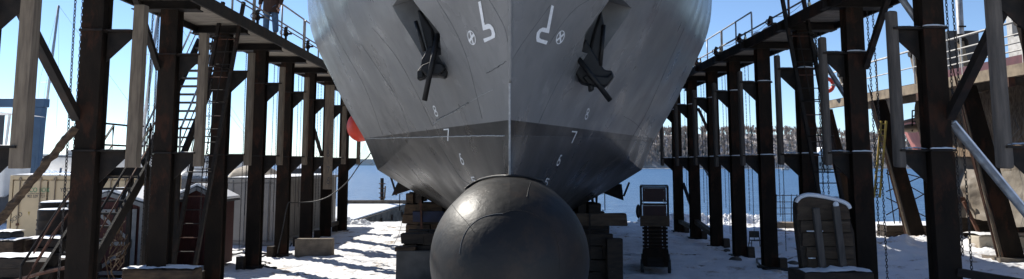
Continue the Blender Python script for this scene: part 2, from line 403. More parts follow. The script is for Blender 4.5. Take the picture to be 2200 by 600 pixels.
# waterline bead, rough pale weld patches
for a, b in (((787, 298), (850, 296.5)), ((850, 296.5), (945, 294)), ((945, 294), (1030, 292)), ((1030, 292), (1084, 292)), ((1101, 292), (1180, 294)), ((1180, 294), (1290, 298)), ((1290, 298), (1400, 304))):
    mid = ((a[0]+b[0])/2, (a[1]+b[1])/2)
    strip(H, [a, mid, b], .011 if a[0] < 1090 else .005, 'waterline_bead', M['weld'] if a[0] < 1090 else M['seam'], jit=.5)
strip(H, sample([(938, 258), (975, 240), (1006, 221)], 6), .010, 'weld_patch', M['seam'], jit=1.3)
strip(H, sample([(932, 266), (950, 254), (978, 240), (1004, 223)], 5), .009, 'weld_patch', M['weld'], jit=1.2)
strip(H, sample([(1012, 218), (1034, 205), (1060, 192)], 5), .005, 'weld_patch', M['weld'], jit=.8)
strip(H, sample([(1045, 158), (1065, 147), (1088, 132)], 6), .006, 'weld_patch', M['seam'], jit=1.3)
# stem bar and rounded stem plate
q = [V((0, itp(YS, z)-.012, z)) for z in [2.35+.1*i for i in range(17)]]
MB().tube(q, .016, 8).build('stem_bar', M['weld'], ship, smooth=True)
q = [V((.008+random.uniform(-.004, .004), itp(YS, z)-.002, z)) for z in [3.9+.06*i for i in range(88)]]
MB().tube(q, .030, 8).build('stem_plate', M['hull'], ship, smooth=True)
# bulb rings and seams
strip(BU, [(987, 545), (993, 515), (1008, 488), (1030, 470), (1058, 461), (1080, 459)], .0042, 'ring_weld', M['seam'], jit=.2)
strip(BU, [(1080, 459), (1110, 452), (1150, 462), (1185, 490), (1200, 530), (1203, 590)], .004, 'ring_weld', M['bulb'])
strip(BU, [(968, 435), (985, 458), (1003, 478), (1018, 498)], .004, 'plate_seam', M['anchorblk'])
strip(BU, [(1141, 391), (1136, 405), (1132, 424)], .004, 'plate_seam', M['anchorblk'])
# joint fillet between bulb and stem with ice on it
q = [BU(u, v, .03) for u, v in spl([(1003, 409), (1030, 392), (1062, 384), (1093, 383), (1130, 385), (1165, 393), (1180, 400)], 5)]
q = [p for p in q if p is not None]
if len(q) > 3: MB().tube(q, .022, 6).build('joint_fillet', M['anchorblk'], ship, smooth=True)
q = [BU(u, v, .05) for u, v in spl([(996, 411), (1008, 400), (1024, 390), (1036, 386)], 4)]
q = [p for p in q if p is not None]
mm = MB()
for i, p in enumerate(q): mm.ell(p, (.05+.02*math.sin(i), .09, .035), 8, 6)
mm.build('ice_lump', M['snow'], ship, smooth=True)
# marks
def decal(polys, name, mt=None, off=.008, mirror=False, side=None):
    from mathutils.geometry import tessellate_polygon
    bm = bmesh.new()
    for poly in polys:
        tris = [[V((*poly[i], 0)) for i in tr] for tr in tessellate_polygon([[V((a_, b_, 0)) for a_, b_ in poly]])]
        while tris:
            t_ = tris.pop()
            L3 = [(t_[i]-t_[(i+1) % 3]).length for i in range(3)]; k = L3.index(max(L3))
            if L3[k] > 6:
                m3 = (t_[k]+t_[(k+1) % 3])/2; tris.append([t_[k], m3, t_[(k+2) % 3]]); tris.append([m3, t_[(k+1) % 3], t_[(k+2) % 3]])
            else: bm.faces.new([bm.verts.new(x_) for x_ in t_])
    for v in bm.verts:
        p = H(v.co.x, v.co.y, off)
        if p is None: p = P(v.co.x, v.co.y, 13)
        v.co = p-V((0, 12, 0))
    me = bpy.data.meshes.new(name); bm.to_mesh(me); bm.free(); me.materials.append(mt or M['mark'])
    o = bpy.data.objects.new(name, me); C.objects.link(o); o.parent = ship; o['_w'] = (0, 12, 0); return o
Z1 = lambda L_: [(990+x/5.457, y/5.457) for x, y in L_]
decal([Z1([(207, 22), (237, 10), (285, 292), (325, 277), (352, 285), (385, 325), (408, 395), (405, 440), (283, 498), (267, 455), (360, 422), (368, 395), (360, 355), (340, 335), (265, 357)])], 'bulb_symbol')
decal([Z1([(1058, 55), (1087, 72), (1028, 390), (942, 370), (922, 395), (916, 438), (935, 458), (1016, 480), (998, 523), (885, 488), (878, 440), (888, 380), (920, 340), (958, 322), (1003, 328)])], 'bulb_symbol')
def ell_pts(cx, cy, a, b, rot, n=28): return [(cx+a*math.cos(t)*math.cos(rot)-b*math.sin(t)*math.sin(rot), cy+a*math.cos(t)*math.sin(rot)+b*math.sin(t)*math.cos(rot)) for t in [2*math.pi*i/n for i in range(n)]]
def thruster(cx, cy, a, b, rot, cross):
    o = ell_pts(cx, cy, a, b, rot); i_ = ell_pts(cx, cy, a-1.6, b-1.9, rot); n = len(o)
    polys = [[o[k], o[(k+1) % n], i_[(k+1) % n], i_[k]] for k in range(n)]
    for t0 in cross:
        e1 = ell_pts(cx, cy, a-1.2, b-1.2, rot, 64)
        pa = e1[int(t0-2) % 64]; pb = e1[int(t0+2) % 64]; pc = e1[int(t0+30) % 64]; pd = e1[int(t0+34) % 64]
        polys.append([pa, pb, pc, pd])
    return decal(polys, 'thruster_symbol')
thruster(1014, 81, 8.2, 16, R(-16), (16, 60))
thruster(1203, 80, 8.2, 15.5, R(22), (8, 24))
SEG = {'8': [(0, 0, 1, 1)], }
def digit(ch):
    def ring(cx, cy, a, b, w_, t0=0, t1=360, n=18):
        w = w_*.72
        out = []; ts = [R(t0+(t1-t0)*i/n) for i in range(n+1)]
        for p, q_ in zip(ts, ts[1:]):
            out.append([(cx+a*math.cos(p), cy+b*math.sin(p)), (cx+a*math.cos(q_), cy+b*math.sin(q_)), (cx+(a-w)*math.cos(q_), cy+(b-w)*math.sin(q_)), (cx+(a-w)*math.cos(p), cy+(b-w)*math.sin(p))])
        return out
    if ch == '8': return ring(.5, .26, .38, .26, .2)+ring(.5, .73, .45, .28, .2)
    if ch == '6': return ring(.5, .68, .45, .32, .2)+[[(.05, .68), (.25, .68), (.62, .05), (.42, 0)], [(.42, 0), (.85, 0), (.85, .12), (.55, .12)]]
    if ch == '7': return [[(.02, 0), (.98, 0), (.95, .11), (.02, .11)], [(.80, .08), (.98, .08), (.48, 1), (.30, 1)]]
    if ch == '5': return [[(.1, 0), (.9, 0), (.9, .15), (.1, .15)], [(.1, .1), (.3, .1), (.25, .5), (.05, .5)]]+ring(.48, .68, .45, .32, .2, -110, 140)
def number(ch, x0, y0, ax, ay, bx, by):
    polys = [[(x0+ax*a+bx*b, y0+ay*a+by*b) for a, b in poly] for poly in digit(ch)]
    return decal(polys, 'draft_mark')
number('8', 928, 227, 8, -1, 8, 24); number('7', 953, 277, 12, -1, 5, 26); number('6', 984, 330, 7, -1, 9, 25); number('5', 1011, 380, 9, -1, 8, 17)
number('8', 1261, 231, 7, 2, -7, 25); number('7', 1228, 281, 12, 1, -5, 26); number('6', 1201, 332, 7, 1, -8, 24); number('5', 1173, 382, 8, 2, -7, 17)
# anchors stowed in the pockets
def anchor(s_):
    fr = H(930 if s_ < 0 else 1270, 140).y-.36
    an = bpy.data.objects.new('anchor', None); C.objects.link(an); an.parent = ship; an['_w'] = (0, 12, 0)
    if s_ < 0:
        crown = [(921, 100), (905, 128), (903, 143), (896, 153), (895, 171), (905, 168), (925, 163), (940, 163), (957, 168), (963, 152), (962, 128), (950, 106), (940, 98)]
        pal = [(902, 150), (905, 140), (925, 132), (950, 136), (958, 148), (945, 160), (915, 162)]
        shank = [(895, 20), (905, 22), (930, 62), (935, 105), (917, 112), (905, 60)]
        rod = ((941, 73), (912, 216)); side = ((893, 46), (912, 110)); lug = [(896, 152), (908, 148), (909, 166), (896, 171)]
    else:
        crown = [(1258, 82), (1240, 118), (1234, 138), (1238, 160), (1252, 178), (1268, 182), (1305, 186), (1320, 166), (1316, 152), (1300, 150), (1292, 140), (1280, 120)]
        pal = [(1252, 165), (1262, 160), (1306, 164), (1316, 154), (1319, 167), (1305, 185), (1268, 182)]
        shank = [(1292, 20), (1278, 60), (1266, 110), (1262, 140), (1288, 146), (1294, 100), (1298, 50)]
        rod = ((1237, 119), (1311, 216)); side = ((1297, 54), (1290, 142)); lug = [(1266, 182), (1276, 182), (1277, 194), (1268, 195)]
    def pr(pts, d0, d1, nm_, mt=M['anchorblk'], bev=.03):
        y0 = fr+d0; a = [P(u, v, y0) for u, v in pts]; o = MB().prism(a, V((0, d1-d0, 0))).build(nm_, mt, ship, bevel=bev); o.parent = an; return o
    pr(crown, -.02, .34, 'crown'); pr(pal, -.14, -.01, 'crown_pad'); pr(lug, -.10, .2, 'lug', bev=.02)
    pr(shank, .06, .4, 'shank', bev=.04)
    a, b = rod; o = MB().tube([P(*a, fr-.16), P((a[0]+b[0])/2, (a[1]+b[1])/2, fr-.2), P(*b, fr-.1)], .046, 12).build('fluke', M['anchorblk'], ship, smooth=True); o.parent = an
    a, b = side; o = MB().tube([P(*a, fr+.05), P(*b, fr)], .035, 10).build('fluke', M['anchorblk'], ship, smooth=True); o.parent = an
anchor(-1); anchor(1)
# bilge fins under the hull sides
for s_ in (-1, 1):
    pts = [(841, 421), (857, 386), (880, 391), (902, 402)] if s_ < 0 else [(1340, 431), (1336, 396), (1312, 402), (1288, 412)]
    f = MB().prism([P(u, v, 22.5) for u, v in pts], (0, .9, 0)).build('bilge_fin', M['steel2'], ship)
    st = ((835, 365), (852, 420)) if s_ < 0 else ((1352, 392), (1340, 422))
    MB().tube([P(*st[0], 23.2), P(*st[1], 23.2)], .03, 8).build('fin_strut', M['steel2'], ship)
# ================================================================== ground, sea, far shore
def gh(x, y):
    h = .05*fbm(x, y, 0, .5)+.05*fbm(x*.5, y*1.9, 3, 1.3)+.045*fbm(x*.8, y*1.6, 7, 4.2)+.022*nz(x, y, 2, 10)
    if x > 7.5: h += .22*math.exp(-((y-25.5)/3.2)**2)*(1+fbm(x, y, 1, 1.4))*min(1, (x-7.5)/2)
    return h
def ground():
    xs = [-120, -60, -34, -26, -19, -17]+[-15+.13*i for i in range(232)]+[16, 18, 21, 25, 30, 60, 120]
    ys_ = [-90, -40, -15, -5, 3, 9, 13]+[15+.5*i for i in range(6)]+[18+.11*i for i in range(183)]
    v = []; f = []
    for y in ys_:
        for x in xs: v.append((x, y, gh(x, y) if y < 37.6 else gh(x, y)-.1))
    n = len(xs)
    for j in range(len(ys_)-1):
        for i in range(n-1): f.append((j*n+i, j*n+i+1, (j+1)*n+i+1, (j+1)*n+i))
    m_ = MB(); m_.add(v, f)
    e = len(m_.v)
    top = [(x, ys_[-1], gh(x, ys_[-1])-.1) for x in xs]; m_.add(top+[(x, ys_[-1]+.05, -3) for x in xs], [(i, i+1, n+i+1, n+i) for i in range(n-1)])
    o = m_.build('snow_ground', M['dirtysnow'], smooth=True, fix=False); return struct(o)
ground()
m_ = MB(); m_.grid(lambda a, b: (-60+(60-.235*(38+32*b))*a, 38.0+32*b, .05+.1*fbm(-60+50*a, 38+32*b, 0, .5)), 50, 40)
struct(m_.build('snow_ground', M['snow'], smooth=True))
def sea_mat():
    m = mat('sea_water', (.05, .13, .26), (.085, .18, .32), .5, .35, spec=.25); t = m.node_tree; n = t.nodes; L = t.links
    tc = n.new('ShaderNodeTexCoord'); mp = n.new('ShaderNodeMapping'); mp.inputs['Scale'].default_value = (.8, 1.6, 1); L.new(tc.outputs['Object'], mp.inputs[0])
    a = n.new('ShaderNodeTexNoise'); a.inputs['Scale'].default_value = .55; a.inputs['Detail'].default_value = 9; a.inputs['Roughness'].default_value = .62; L.new(mp.outputs[0], a.inputs['Vector'])
    bp = n.new('ShaderNodeBump'); bp.inputs['Distance'].default_value = 1.3; bp.inputs['Strength'].default_value = .9; L.new(a.outputs['Fac'], bp.inputs['Height']); L.new(bp.outputs[0], n['Principled BSDF'].inputs['Normal']); return m
M['sea'] = sea_mat()
struct(MB().add([(-5000, 37.7, -1.25), (5000, 37.7, -1.25), (5000, 8000, -1.25), (-5000, 8000, -1.25)], [(0, 1, 2, 3)]).build('sea', M['sea']))
# quay edge timbers at the end of the slip
m_ = MB(); m_.box((-9, 37.35, -3), (14, 37.75, -.02)); struct(m_.build('quay_edge', M['darkwood']))
# sleepers of the slip showing through the snow
slp = thing('slipway_track', (0, 20, 0), 'dark timber sleepers of the slipway half buried in trodden snow', 'track')
y = 18.6
while y < 36.8:
    x0 = random.uniform(-5.8, -5.2); x1 = random.uniform(5.2, 5.8); hw = random.uniform(.04, .07)
    m_ = MB(); t_ = random.uniform(-.02, .02); zt1 = random.uniform(-.06, .015); zt2 = random.uniform(-.06, .015)
    m_.hexa([(x0, y-hw, -.2), (x1, y-hw+t_, -.2), (x0, y+hw, -.2), (x1, y+hw+t_, -.2), (x0, y-hw, zt1), (x1, y-hw+t_, zt2), (x0, y+hw, zt1), (x1, y+hw+t_, zt2)])
    m_.build('sleeper', M['oldwood'], slp); y += random.uniform(1.3, 2.6)
# far wooded shore on the right, low shore on the left
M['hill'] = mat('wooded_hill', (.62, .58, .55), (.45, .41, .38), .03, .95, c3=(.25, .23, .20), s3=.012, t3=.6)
def hz_r(x): return 31+5*fbm(x, 0, 0, .004)+3*fbm(x, 0, 5, .02)
D = 640
def shore(u): return PXs(u)
x0 = (1370-PX)/F*D; x1 = (2250-PX)/F*D
def hillz(x, d):
    s = min(1, max(0, (x-x0+30)/60)); e = itp([(x0-60, .0), (x0+10, .85), (x0+110, 1.0), (x0+210, .88), (x1, .8), (x1+400, .8)], x)
    return -1.5+e*hz_r(x)*min(1, (d/60))**.7
m_ = MB(); m_.grid(lambda a, b: (x0-60+(x1-x0+400)*a, D+b*150, hillz(x0-60+(x1-x0+400)*a, b*150)), 120, 12)
struct(m_.build('hill', M['hill'], smooth=True))
M['baretree'] = mat('bare_tree', (.40, .335, .29), (.27, .23, .20), .08, .95)  # bark tone lifted, shore haze mixed into the colour
M['conifer'] = mat('dark_conifer', (.15, .16, .14), (.10, .11, .095), .1, .95)  # needle tone also paled by painted-in haze
mb, mc = MB(), MB()
for i in range(3000):
    x = random.uniform(x0-58, x1+60) if i % 5 else random.uniform(x0-58, x0+60); d = random.uniform(0, 1)**1.3*85; z = hillz(x, d); h = random.uniform(4.5, 8.5); y = D+d
    if z < -1.2 and x < x0: continue
    if random.random() < .10:
        r = h*.2; k = 5; o = len(mc.v)
        vs = [(x+r*math.cos(6.28*j/k), y+r*math.sin(6.28*j/k), z+h*.1) for j in range(k)]+[(x, y, z+h*1.15)]
        mc.add(vs, [(j, (j+1) % k, k) for j in range(k)])
    else:
        mb.bar((x, y, z), (x, y, z+h*.6), .3, .3)
        for j in range(9):
            a = random.uniform(0, 6.28); b = random.uniform(.2, 1); r = h*.32*b
            p = V((x, y, z+h*random.uniform(.3, .55))); q = V((x+r*math.cos(a), y+r*math.sin(a), z+h*random.uniform(.7, 1.05)))
            mb.bar(p, q, .35, .35)
stuff(tag(mb.build('bare_woodland', M['baretree'], fix=False), 'grey brown bare woodland covering the far shore across the water', 'woodland'))
stuff(tag(mc.build('conifer_woodland', M['conifer'], fix=False), 'scattered dark conifers among the bare trees on the far shore', 'woodland'))
# narrow pale beach under it
m_ = MB(); m_.grid(lambda a, b: (x0-60+(x1-x0+400)*a, D-9+b*10, -1.3+1.6*b*(.6+.4*fbm(x0+800*a, 0, 0, .05))), 100, 2); struct(m_.build('shoreline', mat('pale_shore', (.38, .36, .33), (.25, .23, .21), .1, .9)))
M['farland'] = mat('distant_land', (.10, .14, .19), (.08, .12, .165), .005, 1, spec=0)  # bluish land tone with the haze of distance painted in
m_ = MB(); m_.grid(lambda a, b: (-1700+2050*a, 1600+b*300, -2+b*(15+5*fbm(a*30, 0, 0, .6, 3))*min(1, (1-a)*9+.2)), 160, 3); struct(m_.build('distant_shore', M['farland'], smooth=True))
# ploughed snow banks
def bank(name_, x0_, x1_, y, hgt, wd, label, seed):
    n_ = int((x1_-x0_)/.07); m_ = MB()
    def f(a, b):
        x = x0_+(x1_-x0_)*a; e = math.sin(math.pi*b)**.8*min(1, a*8, (1-a)*8)
        z = hgt*e*(.75+.5*fbm(x, 0, seed, .7))+e*.22*fbm(x*1, b*wd, seed, 2.2)+e*.10*fbm(x, b*wd, seed, 7)
        return (x, y+wd*(b-.5)+.12*fbm(x, b*3, seed+3, 2), z-.06)
    m_.grid(f, n_, 26)
    for i in range(int((x1_-x0_)*16)):
        x = random.uniform(x0_, x1_); b = random.uniform(.15, .85); p = f((x-x0_)/(x1_-x0_), b); r = random.uniform(.04, .13)
        m_.ell(p, (r, r*random.uniform(.7, 1.2), r*.8), 6, 4, jit=.5)
    o = m_.build(name_, M['snow']); return stuff(tag(o, label, 'snow bank'))
bank('snow_bank', 5.6, 12.3, 36.6, .48, 1.6, 'ploughed bank of lumpy snow along the water edge behind the right posts', 3)
bank('snow_bank', 11.2, 20, 26.3, .26, 1.5, 'lumpy snow heap in front of the right platform ledge at the neighbouring slip', 9)
bank('snow_bank', -9.4, -6.2, 36.4, .3, 1.3, 'low pile of snow lumps beside the farthest left post', 5)
# ================================================================== steel dock wings
YL = [9.97, 12.77, 15.6, 18.5, 21.3, 23.9, 26.7, 29.5, 32.4]
YR = [9.9, 12.56, 15.4, 18.05, 21.0, 23.7, 26.3, 29.25, 32.1]
X0 = 6.75; ZU = 4.86; ZL = 2.92; ZTOP = 5.74
NTH = ['nearest', 'second', 'third', 'fourth', 'fifth', 'sixth', 'seventh', 'eighth', 'ninth', 'tenth', 'eleventh']
BES = {-1: ['partly cut off at the frame edge', 'in front of the lower stair', 'between stair and ladder', 'with the caged ladder leaning on it', 'before the grey container end', 'beside the container side', 'behind the square concrete block', 'near the gauge board', 'nearest the floating ramp', 'at the water', 'last of the row'],
       1: ['just outside the right frame edge', 'with the snow topped pipe raker', 'behind the plank bulkhead', 'with the caged ladder behind the plank bulkhead', 'beside the small chair', 'before the snow bank left of the chair', 'before the snow bank', 'near the scissor lift', 'right beside the scissor lift', 'at the water', 'last of the row']}
def make_post(s, Y, label, group):
    # s: -1 left row, +1 right row; inboard is towards x=0
    t = thing('dock_post', (s*X0, Y, 0), label, 'dock post', group)
    X = s*X0; m_ = MB()
    m_.box((X-.17, Y-.15, .0), (X+.17, Y-.125, ZTOP)); m_.box((X-.17, Y+.125, 0), (X+.17, Y+.15, ZTOP)); m_.box((X-.015, Y-.125, 0), (X+.015, Y+.125, ZTOP))
    m_.box((X-s*.10-.012, Y-.125, 0), (X-s*.10+.012, Y+.125, ZTOP))
    m_.build('column', M['steel'], t)
    for z in (ZU, ZL):
        lw = .05
        m_ = MB(); m_.box((X-s*.62, Y-.12, z-.03), (X+s*.225, Y+.17, z)) 
        m_.box((X-.185, Y-.20, z-.03), (X+.185, Y-.151, z))
        m_.prism([(X-s*.60, Y-.012, z-.03), (X-s*.19, Y-.012, z-.03), (X-s*.19, Y-.012, z-.52), (X-s*.60, Y-.012, z-.12)], (0, .024, 0))
        m_.build('bracket', M['steel2'], t)
        if s > 0:
            sm = MB(); sm.grid(lambda a, b: (X-.19+.38*a, Y-.20+.05*b, z+.001+(.035+.012*nz(a*3, z, Y, 2))*math.sin(math.pi*min(1, max(0, .04+.92*a)))**.25*math.sin(math.pi*(.1+.8*b))), 12, 4)
            sm.grid(lambda a, b: (X-s*.60+s*.40*a, Y-.11+.27*b, z+.001+(.038+.014*nz(a*5, b*3, Y+z, 2))*math.sin(math.pi*(.04+.92*a))**.3*math.sin(math.pi*(.05+.9*b))**.4), 14, 6)
            sm.build('snow_cap', M['snow'], t, smooth=True)
        else:
            sm = MB(); sm.grid(lambda a, b: (X+.60-.40*a, Y-.11+.27*b, z+.001+(.012+.006*nz(a*5, b*3, z, 2))*math.sin(math.pi*(.04+.92*a))**.3*math.sin(math.pi*(.05+.9*b))**.4), 10, 4)
            sm.build('snow_cap', M['snow'], t, smooth=True)
    # front cover plate of the lower shaft
    m_ = MB(); m_.box((X-.185, Y-.168, 0), (X+.185, Y-.151, ZL-.035)); m_.build('cover_plate', M['steel'], t)
    # timber fender carried by the brackets
    xf = -6.04 if s < 0 else 6.15; m_ = MB(); a = .09 if s < 0 else .08
    m_.box((xf-a, Y-a, 2.64), (xf+a, Y+a, 5.28 if s < 0 else 5.14), j=.006); m_.build('timber_fender', M['timber'] if s < 0 else M['timberR'], t, bevel=.008 if s < 0 else .035)
    # cross beam under the walkway
    m_ = MB(); zb = ZTOP; m_.box((s*6.2, Y-.17, zb), (s*7.5, Y+.17, zb+.02)); m_.box((s*6.2, Y-.02, zb+.02), (s*7.5, Y+.02, zb+.17)); m_.box((s*6.2, Y-.12, zb+.17), (s*7.5, Y+.12, zb+.188))
    m_.build('cross_beam', M['steel2'], t)
    m_ = MB(); m_.box((X-.26, Y-.24, -.1), (X+.26, Y+.24, .045)); m_.build('base_plate', M['steel2'], t)
    m_ = MB(); m_.box((X+s*.13, Y-.42, -.1), (X+s*.33, Y-.25, .30), j=.01); m_.build('foot_block', M['darkwood'], t)
    return t
def pbar(t, a, b, w_, nm_='knee_brace', mt=None, h=None):
    return MB().bar(a, b, w_, h or w_, ).build(nm_, mt or M['steel2'], t)
POST = {}
for s, YY, side in ((-1, YL, 'left'), (1, YR, 'right')):
    proto = None; grp = 'steel posts of the %s dock row' % side
    for i, Y in enumerate(YY):
        lab = '%s dark post of the %s row, %s' % (NTH[i], side, BES[s][i])
        if proto is None: proto = make_post(s, Y, lab, grp); t = proto
        else: t = clone(proto, (s*X0, Y, 0), lab)
        POST[(s, i)] = t
        if i == 0 and s < 0: pass
        if i >= 2:
            for ch in [o for o in C.objects if o.parent is t and o.name.startswith('timber_fender')]:
                k = .86 if i == 2 else .74; base = -6.04 if s < 0 else 6.15; tgt = (-6.16 if i > 3 else -6.09) if s < 0 else 6.15
                if i == 6 and s < 0: tgt = -6.1
                ch.scale.x = k; ch.location.x = (tgt-s*X0)-(base-s*X0)*k
                ch.location.z = random.uniform(-.04, .04)
for ch in [o for o in C.objects if o.parent is POST[(-1, 0)] and o.name.startswith('timber_fender')]: ch.location.x -= .09
for s, YY in ((-1, YL), (1, YR)):
    X = s*(X0+.17)
    for i, Y in enumerate(YY):
        if i == 1: pbar(POST[(s, i)], (X, Y-.1, 3.42), (X, YY[0]+.1, 5.72), .13)
        if i == 2: pbar(POST[(s, i)], (X, Y-.1, 4.55), (X, Y-1.35, 5.9), .10)
# longitudinal braces farther along
pbar(POST[(1, 3)], (6.93, 17.95, 5.45), (6.93, 15.5, 3.45), .075, mt=M['rail'])
pbar(POST[(-1, 6)], (-6.95, 26.8, 4.9), (-6.95, 29.4, 3.0), .10)
pbar(POST[(-1, 7)], (-6.95, 29.4, 2.9), (-6.95, 30.6, .2), .10)
pbar(POST[(1, 8)], (6.95, 29.3, .2), (6.95, 32, 1.9), .10)
pbar(POST[(1, 6)], (6.95, 26.4, 3.0), (6.95, 29.1, 4.7), .08, mt=M['rust'])
pbar(POST[(1, 7)], (6.95, 26.5, 1.7), (6.95, 29.1, 2.85), .07, mt=M['rail'])
pbar(POST[(1, 6)], (6.75, 26.5, .35), (6.75, 29.1, .62), .16, 'sill_timber', M['darkwood'])
pbar(POST[(1, 7)], (6.75, 29.5, .35), (6.75, 31.9, .42), .14, 'sill_timber', M['darkwood'])
pbar(POST[(-1, 7)], (-6.9, 29.6, .35), (-6.9, 32.2, .35), .14, 'sill_timber', M['darkwood'])
pbar(POST[(1, 3)], (7.2, 17.0, .1), (7.0, 15.6, 2.75), .16, 'knee_brace', M['darkwood'])
# walkways
def walkway(s, side, xe, xo):
    t = thing('walkway', (s*6.8, 20, 5.9), 'steel walkway with pipe railing along the top of the %s dock posts' % side, 'walkway')
    ya, yb = 6.0, 34.0
    m_ = MB(); m_.box((s*xe, ya, 5.74), (s*(xe+.06), yb, 5.97)); m_.box((s*xe-s*.0, ya, 5.97), (s*(xe+.12), yb, 5.985)); m_.build('edge_beam', M['steel2'] if s < 0 else M['steel'], t)
    m_ = MB(); m_.box((s*(xo-.06), ya, 5.80), (s*xo, yb, 5.96)); m_.build('edge_beam', M['steel2'], t)
    y = ya; k = 0; pl = MB()
    while y < yb:
        wd_ = .19
        if 15.5 < y < 31: 
            MB().box((s*(xe+.065), y, 5.935), (s*(xo-.07), y+wd_, 5.965), j=.003).build('deck_plank', M['deckwood'], t)
        else: pl.box((s*(xe+.065), y, 5.935), (s*(xo-.07), y+wd_, 5.965), j=.003)
        y += wd_+.018
    stuff(pl.build('deck_plank', M['deckwood'], t))
    return t
wl = walkway(-1, 'left', 5.95, 7.45); wr = walkway(1, 'right', 6.28, 7.6)
# left railing panels
def rail(t, pts, r=.024, nm_='guard_rail', mt=None): return MB().tube(pts, r, 7).build(nm_, mt or M['rail'], t, smooth=True)
def panel(t, x, y0_, y1_, z0, h, mid=.52, nm_='guard_rail', posts=2, low=0, drop=True):
    m_ = MB(); r = .025
    m_.tube([(x, y0_, z0), (x, y0_, z0+h-.03), (x, y0_+.03, z0+h), (x, y1_-.03, z0+h), (x, y1_, z0+h-.03), (x, y1_, z0+(0 if drop else h*.5))], r, 7)
    m_.tube([(x, y0_, z0+h*mid), (x, y1_, z0+h*mid)], r*.9, 7)
    for k in range(1, posts):
        yy = y0_+(y1_-y0_)*k/posts; m_.tube([(x, yy, z0), (x, yy, z0+h)], r, 7)
    return m_.build(nm_, M['rail'], t, smooth=True)
xl = -6.22
for a, b in ((13.0, 15.9), (16.0, 18.9), (19.0, 23.6), (23.75, 27.2), (27.4, 30.6), (30.8, 33.9)): panel(wl, xl, a, b, 5.97, 1.06, posts=2)
rail(wl, [(xl+.01, 13, 6.4), (xl+.01, 33.9, 6.4)], .018, 'rail_wire')
xr = 6.95
for a, b in ((13.0, 16.2), (20.6, 20.62), (22.4, 25.6), (25.7, 29.4), (29.6, 33.9)):
    if b-a > .1: panel(wr, xr, a, b, 5.97, 1.06, posts=2)
rail(wr, [(xr+.02, 12, 6.55), (xr+.02, 17, 6.55), (xr+.02, 24, 6.52), (xr+.02, 33.9, 6.55)], .024)
rail(wr, [(xr, 18.3, 7.25), (xr, 15.2, 7.25)], .024)
rail(wr, [(xr, 18.3, 7.25), (xr, 18.3, 5.97)], .026)
rail(wr, [(xr+.02, 19.45, 5.97), (xr+.02, 19.45, 7.7)], .03, 'red_post', M['rust'])
rail(wr, [(xr+.02, 15.2, 5.97), (xr+.02, 15.2, 7.3)], .026)
# valve heads along the walkways
def valve(x, y, z, label):
    t = thing('hose_valve', (x, y, z), label, 'valve', 'hose valves along the walkways')
    MB().tube([(x, y, z), (x, y, z+.18)], .035, 8).build('pipe', M['steel2'], t)
    MB().ell((x, y, z+.24), (.075, .075, .09), 10, 7, jit=.3).build('valve_body', M['steel2'], t, smooth=True)
    MB().tube([(x-.02, y, z+.30), (x+.02, y-.06, z+.42)], .05, 8).build('valve_cap', M['black'], t, smooth=True)
    MB().tube([(x, y, z+.24), (x+.16, y, z+.25)], .03, 8).build('outlet', M['black'], t)
    MB().tube([(x-.07+.07*math.cos(a*.7), y-.09, z+.27+.07*math.sin(a*.7)) for a in range(9)], .012, 5, closed=True).build('handwheel', M['rust'], t)
for i, (u, v) in enumerate([(543, 42), (606, 76), (655, 104)]):
    Y = 6.15*F/(PX-u); valve(-6.12, Y, 5.98, 'black hose valve on the left walkway, %s' % ['in front of the standing person', 'just past the standing person', 'nearest the ship side'][i])
for i, (u, v) in enumerate([(1662, 32), (1594, 75), (1542, 100), (1500, 128)]):
    Y = 6.6*F/(u-PX); valve(6.6, Y, 5.98, 'black hose valve on the right walkway edge, %s counted from the camera' % NTH[i+1].replace('second', 'first').replace('third', 'second').replace('fourth', 'third').replace('fifth', 'fourth') )
# snow humps on the right walkway
for i, (u, rr) in enumerate([(1635, .22), (1662, .26), (1563, .16)]):
    Y = 6.5*F/(u-PX); tag(MB().ell((6.5, Y, 5.985), (rr*.7, rr*1.5, .13), 14, 8, jit=.2, flat=0).build('snow_heap', M['snow'], smooth=True), ['small white snow hump on the right walkway beside the red pole', 'larger snow hump on the right walkway under the first valve', 'low snow hump on the right walkway by the second valve'][i], 'snow heap', 'snow humps on the right walkway')
# string lights on the right walkway
sl = thing('string_light', (6.95, 22, 6.5), 'string of clear bulbs drooping along the right walkway railing', 'string light')
pts = []; by = [15.6, 18.0, 20.6, 23.0, 25.8, 28.5, 31.2]
for a, b in zip(by, by[1:]):
    for k in range(8):
        t = k/8; pts.append((6.93, a+(b-a)*t, 6.55-.16*math.sin(math.pi*t)))
MB().tube(pts, .006, 4).build('cable', M['black'], sl)
for y in by[1:-1]:
    b_ = MB().ell((6.93, y, 6.36), (.045, .045, .06), 10, 8).build('bulb', M['bulbglass'], sl, smooth=True)
    MB().tube([(6.93, y, 6.5), (6.93, y, 6.41)], .025, 8).build('socket', M['black'], sl)
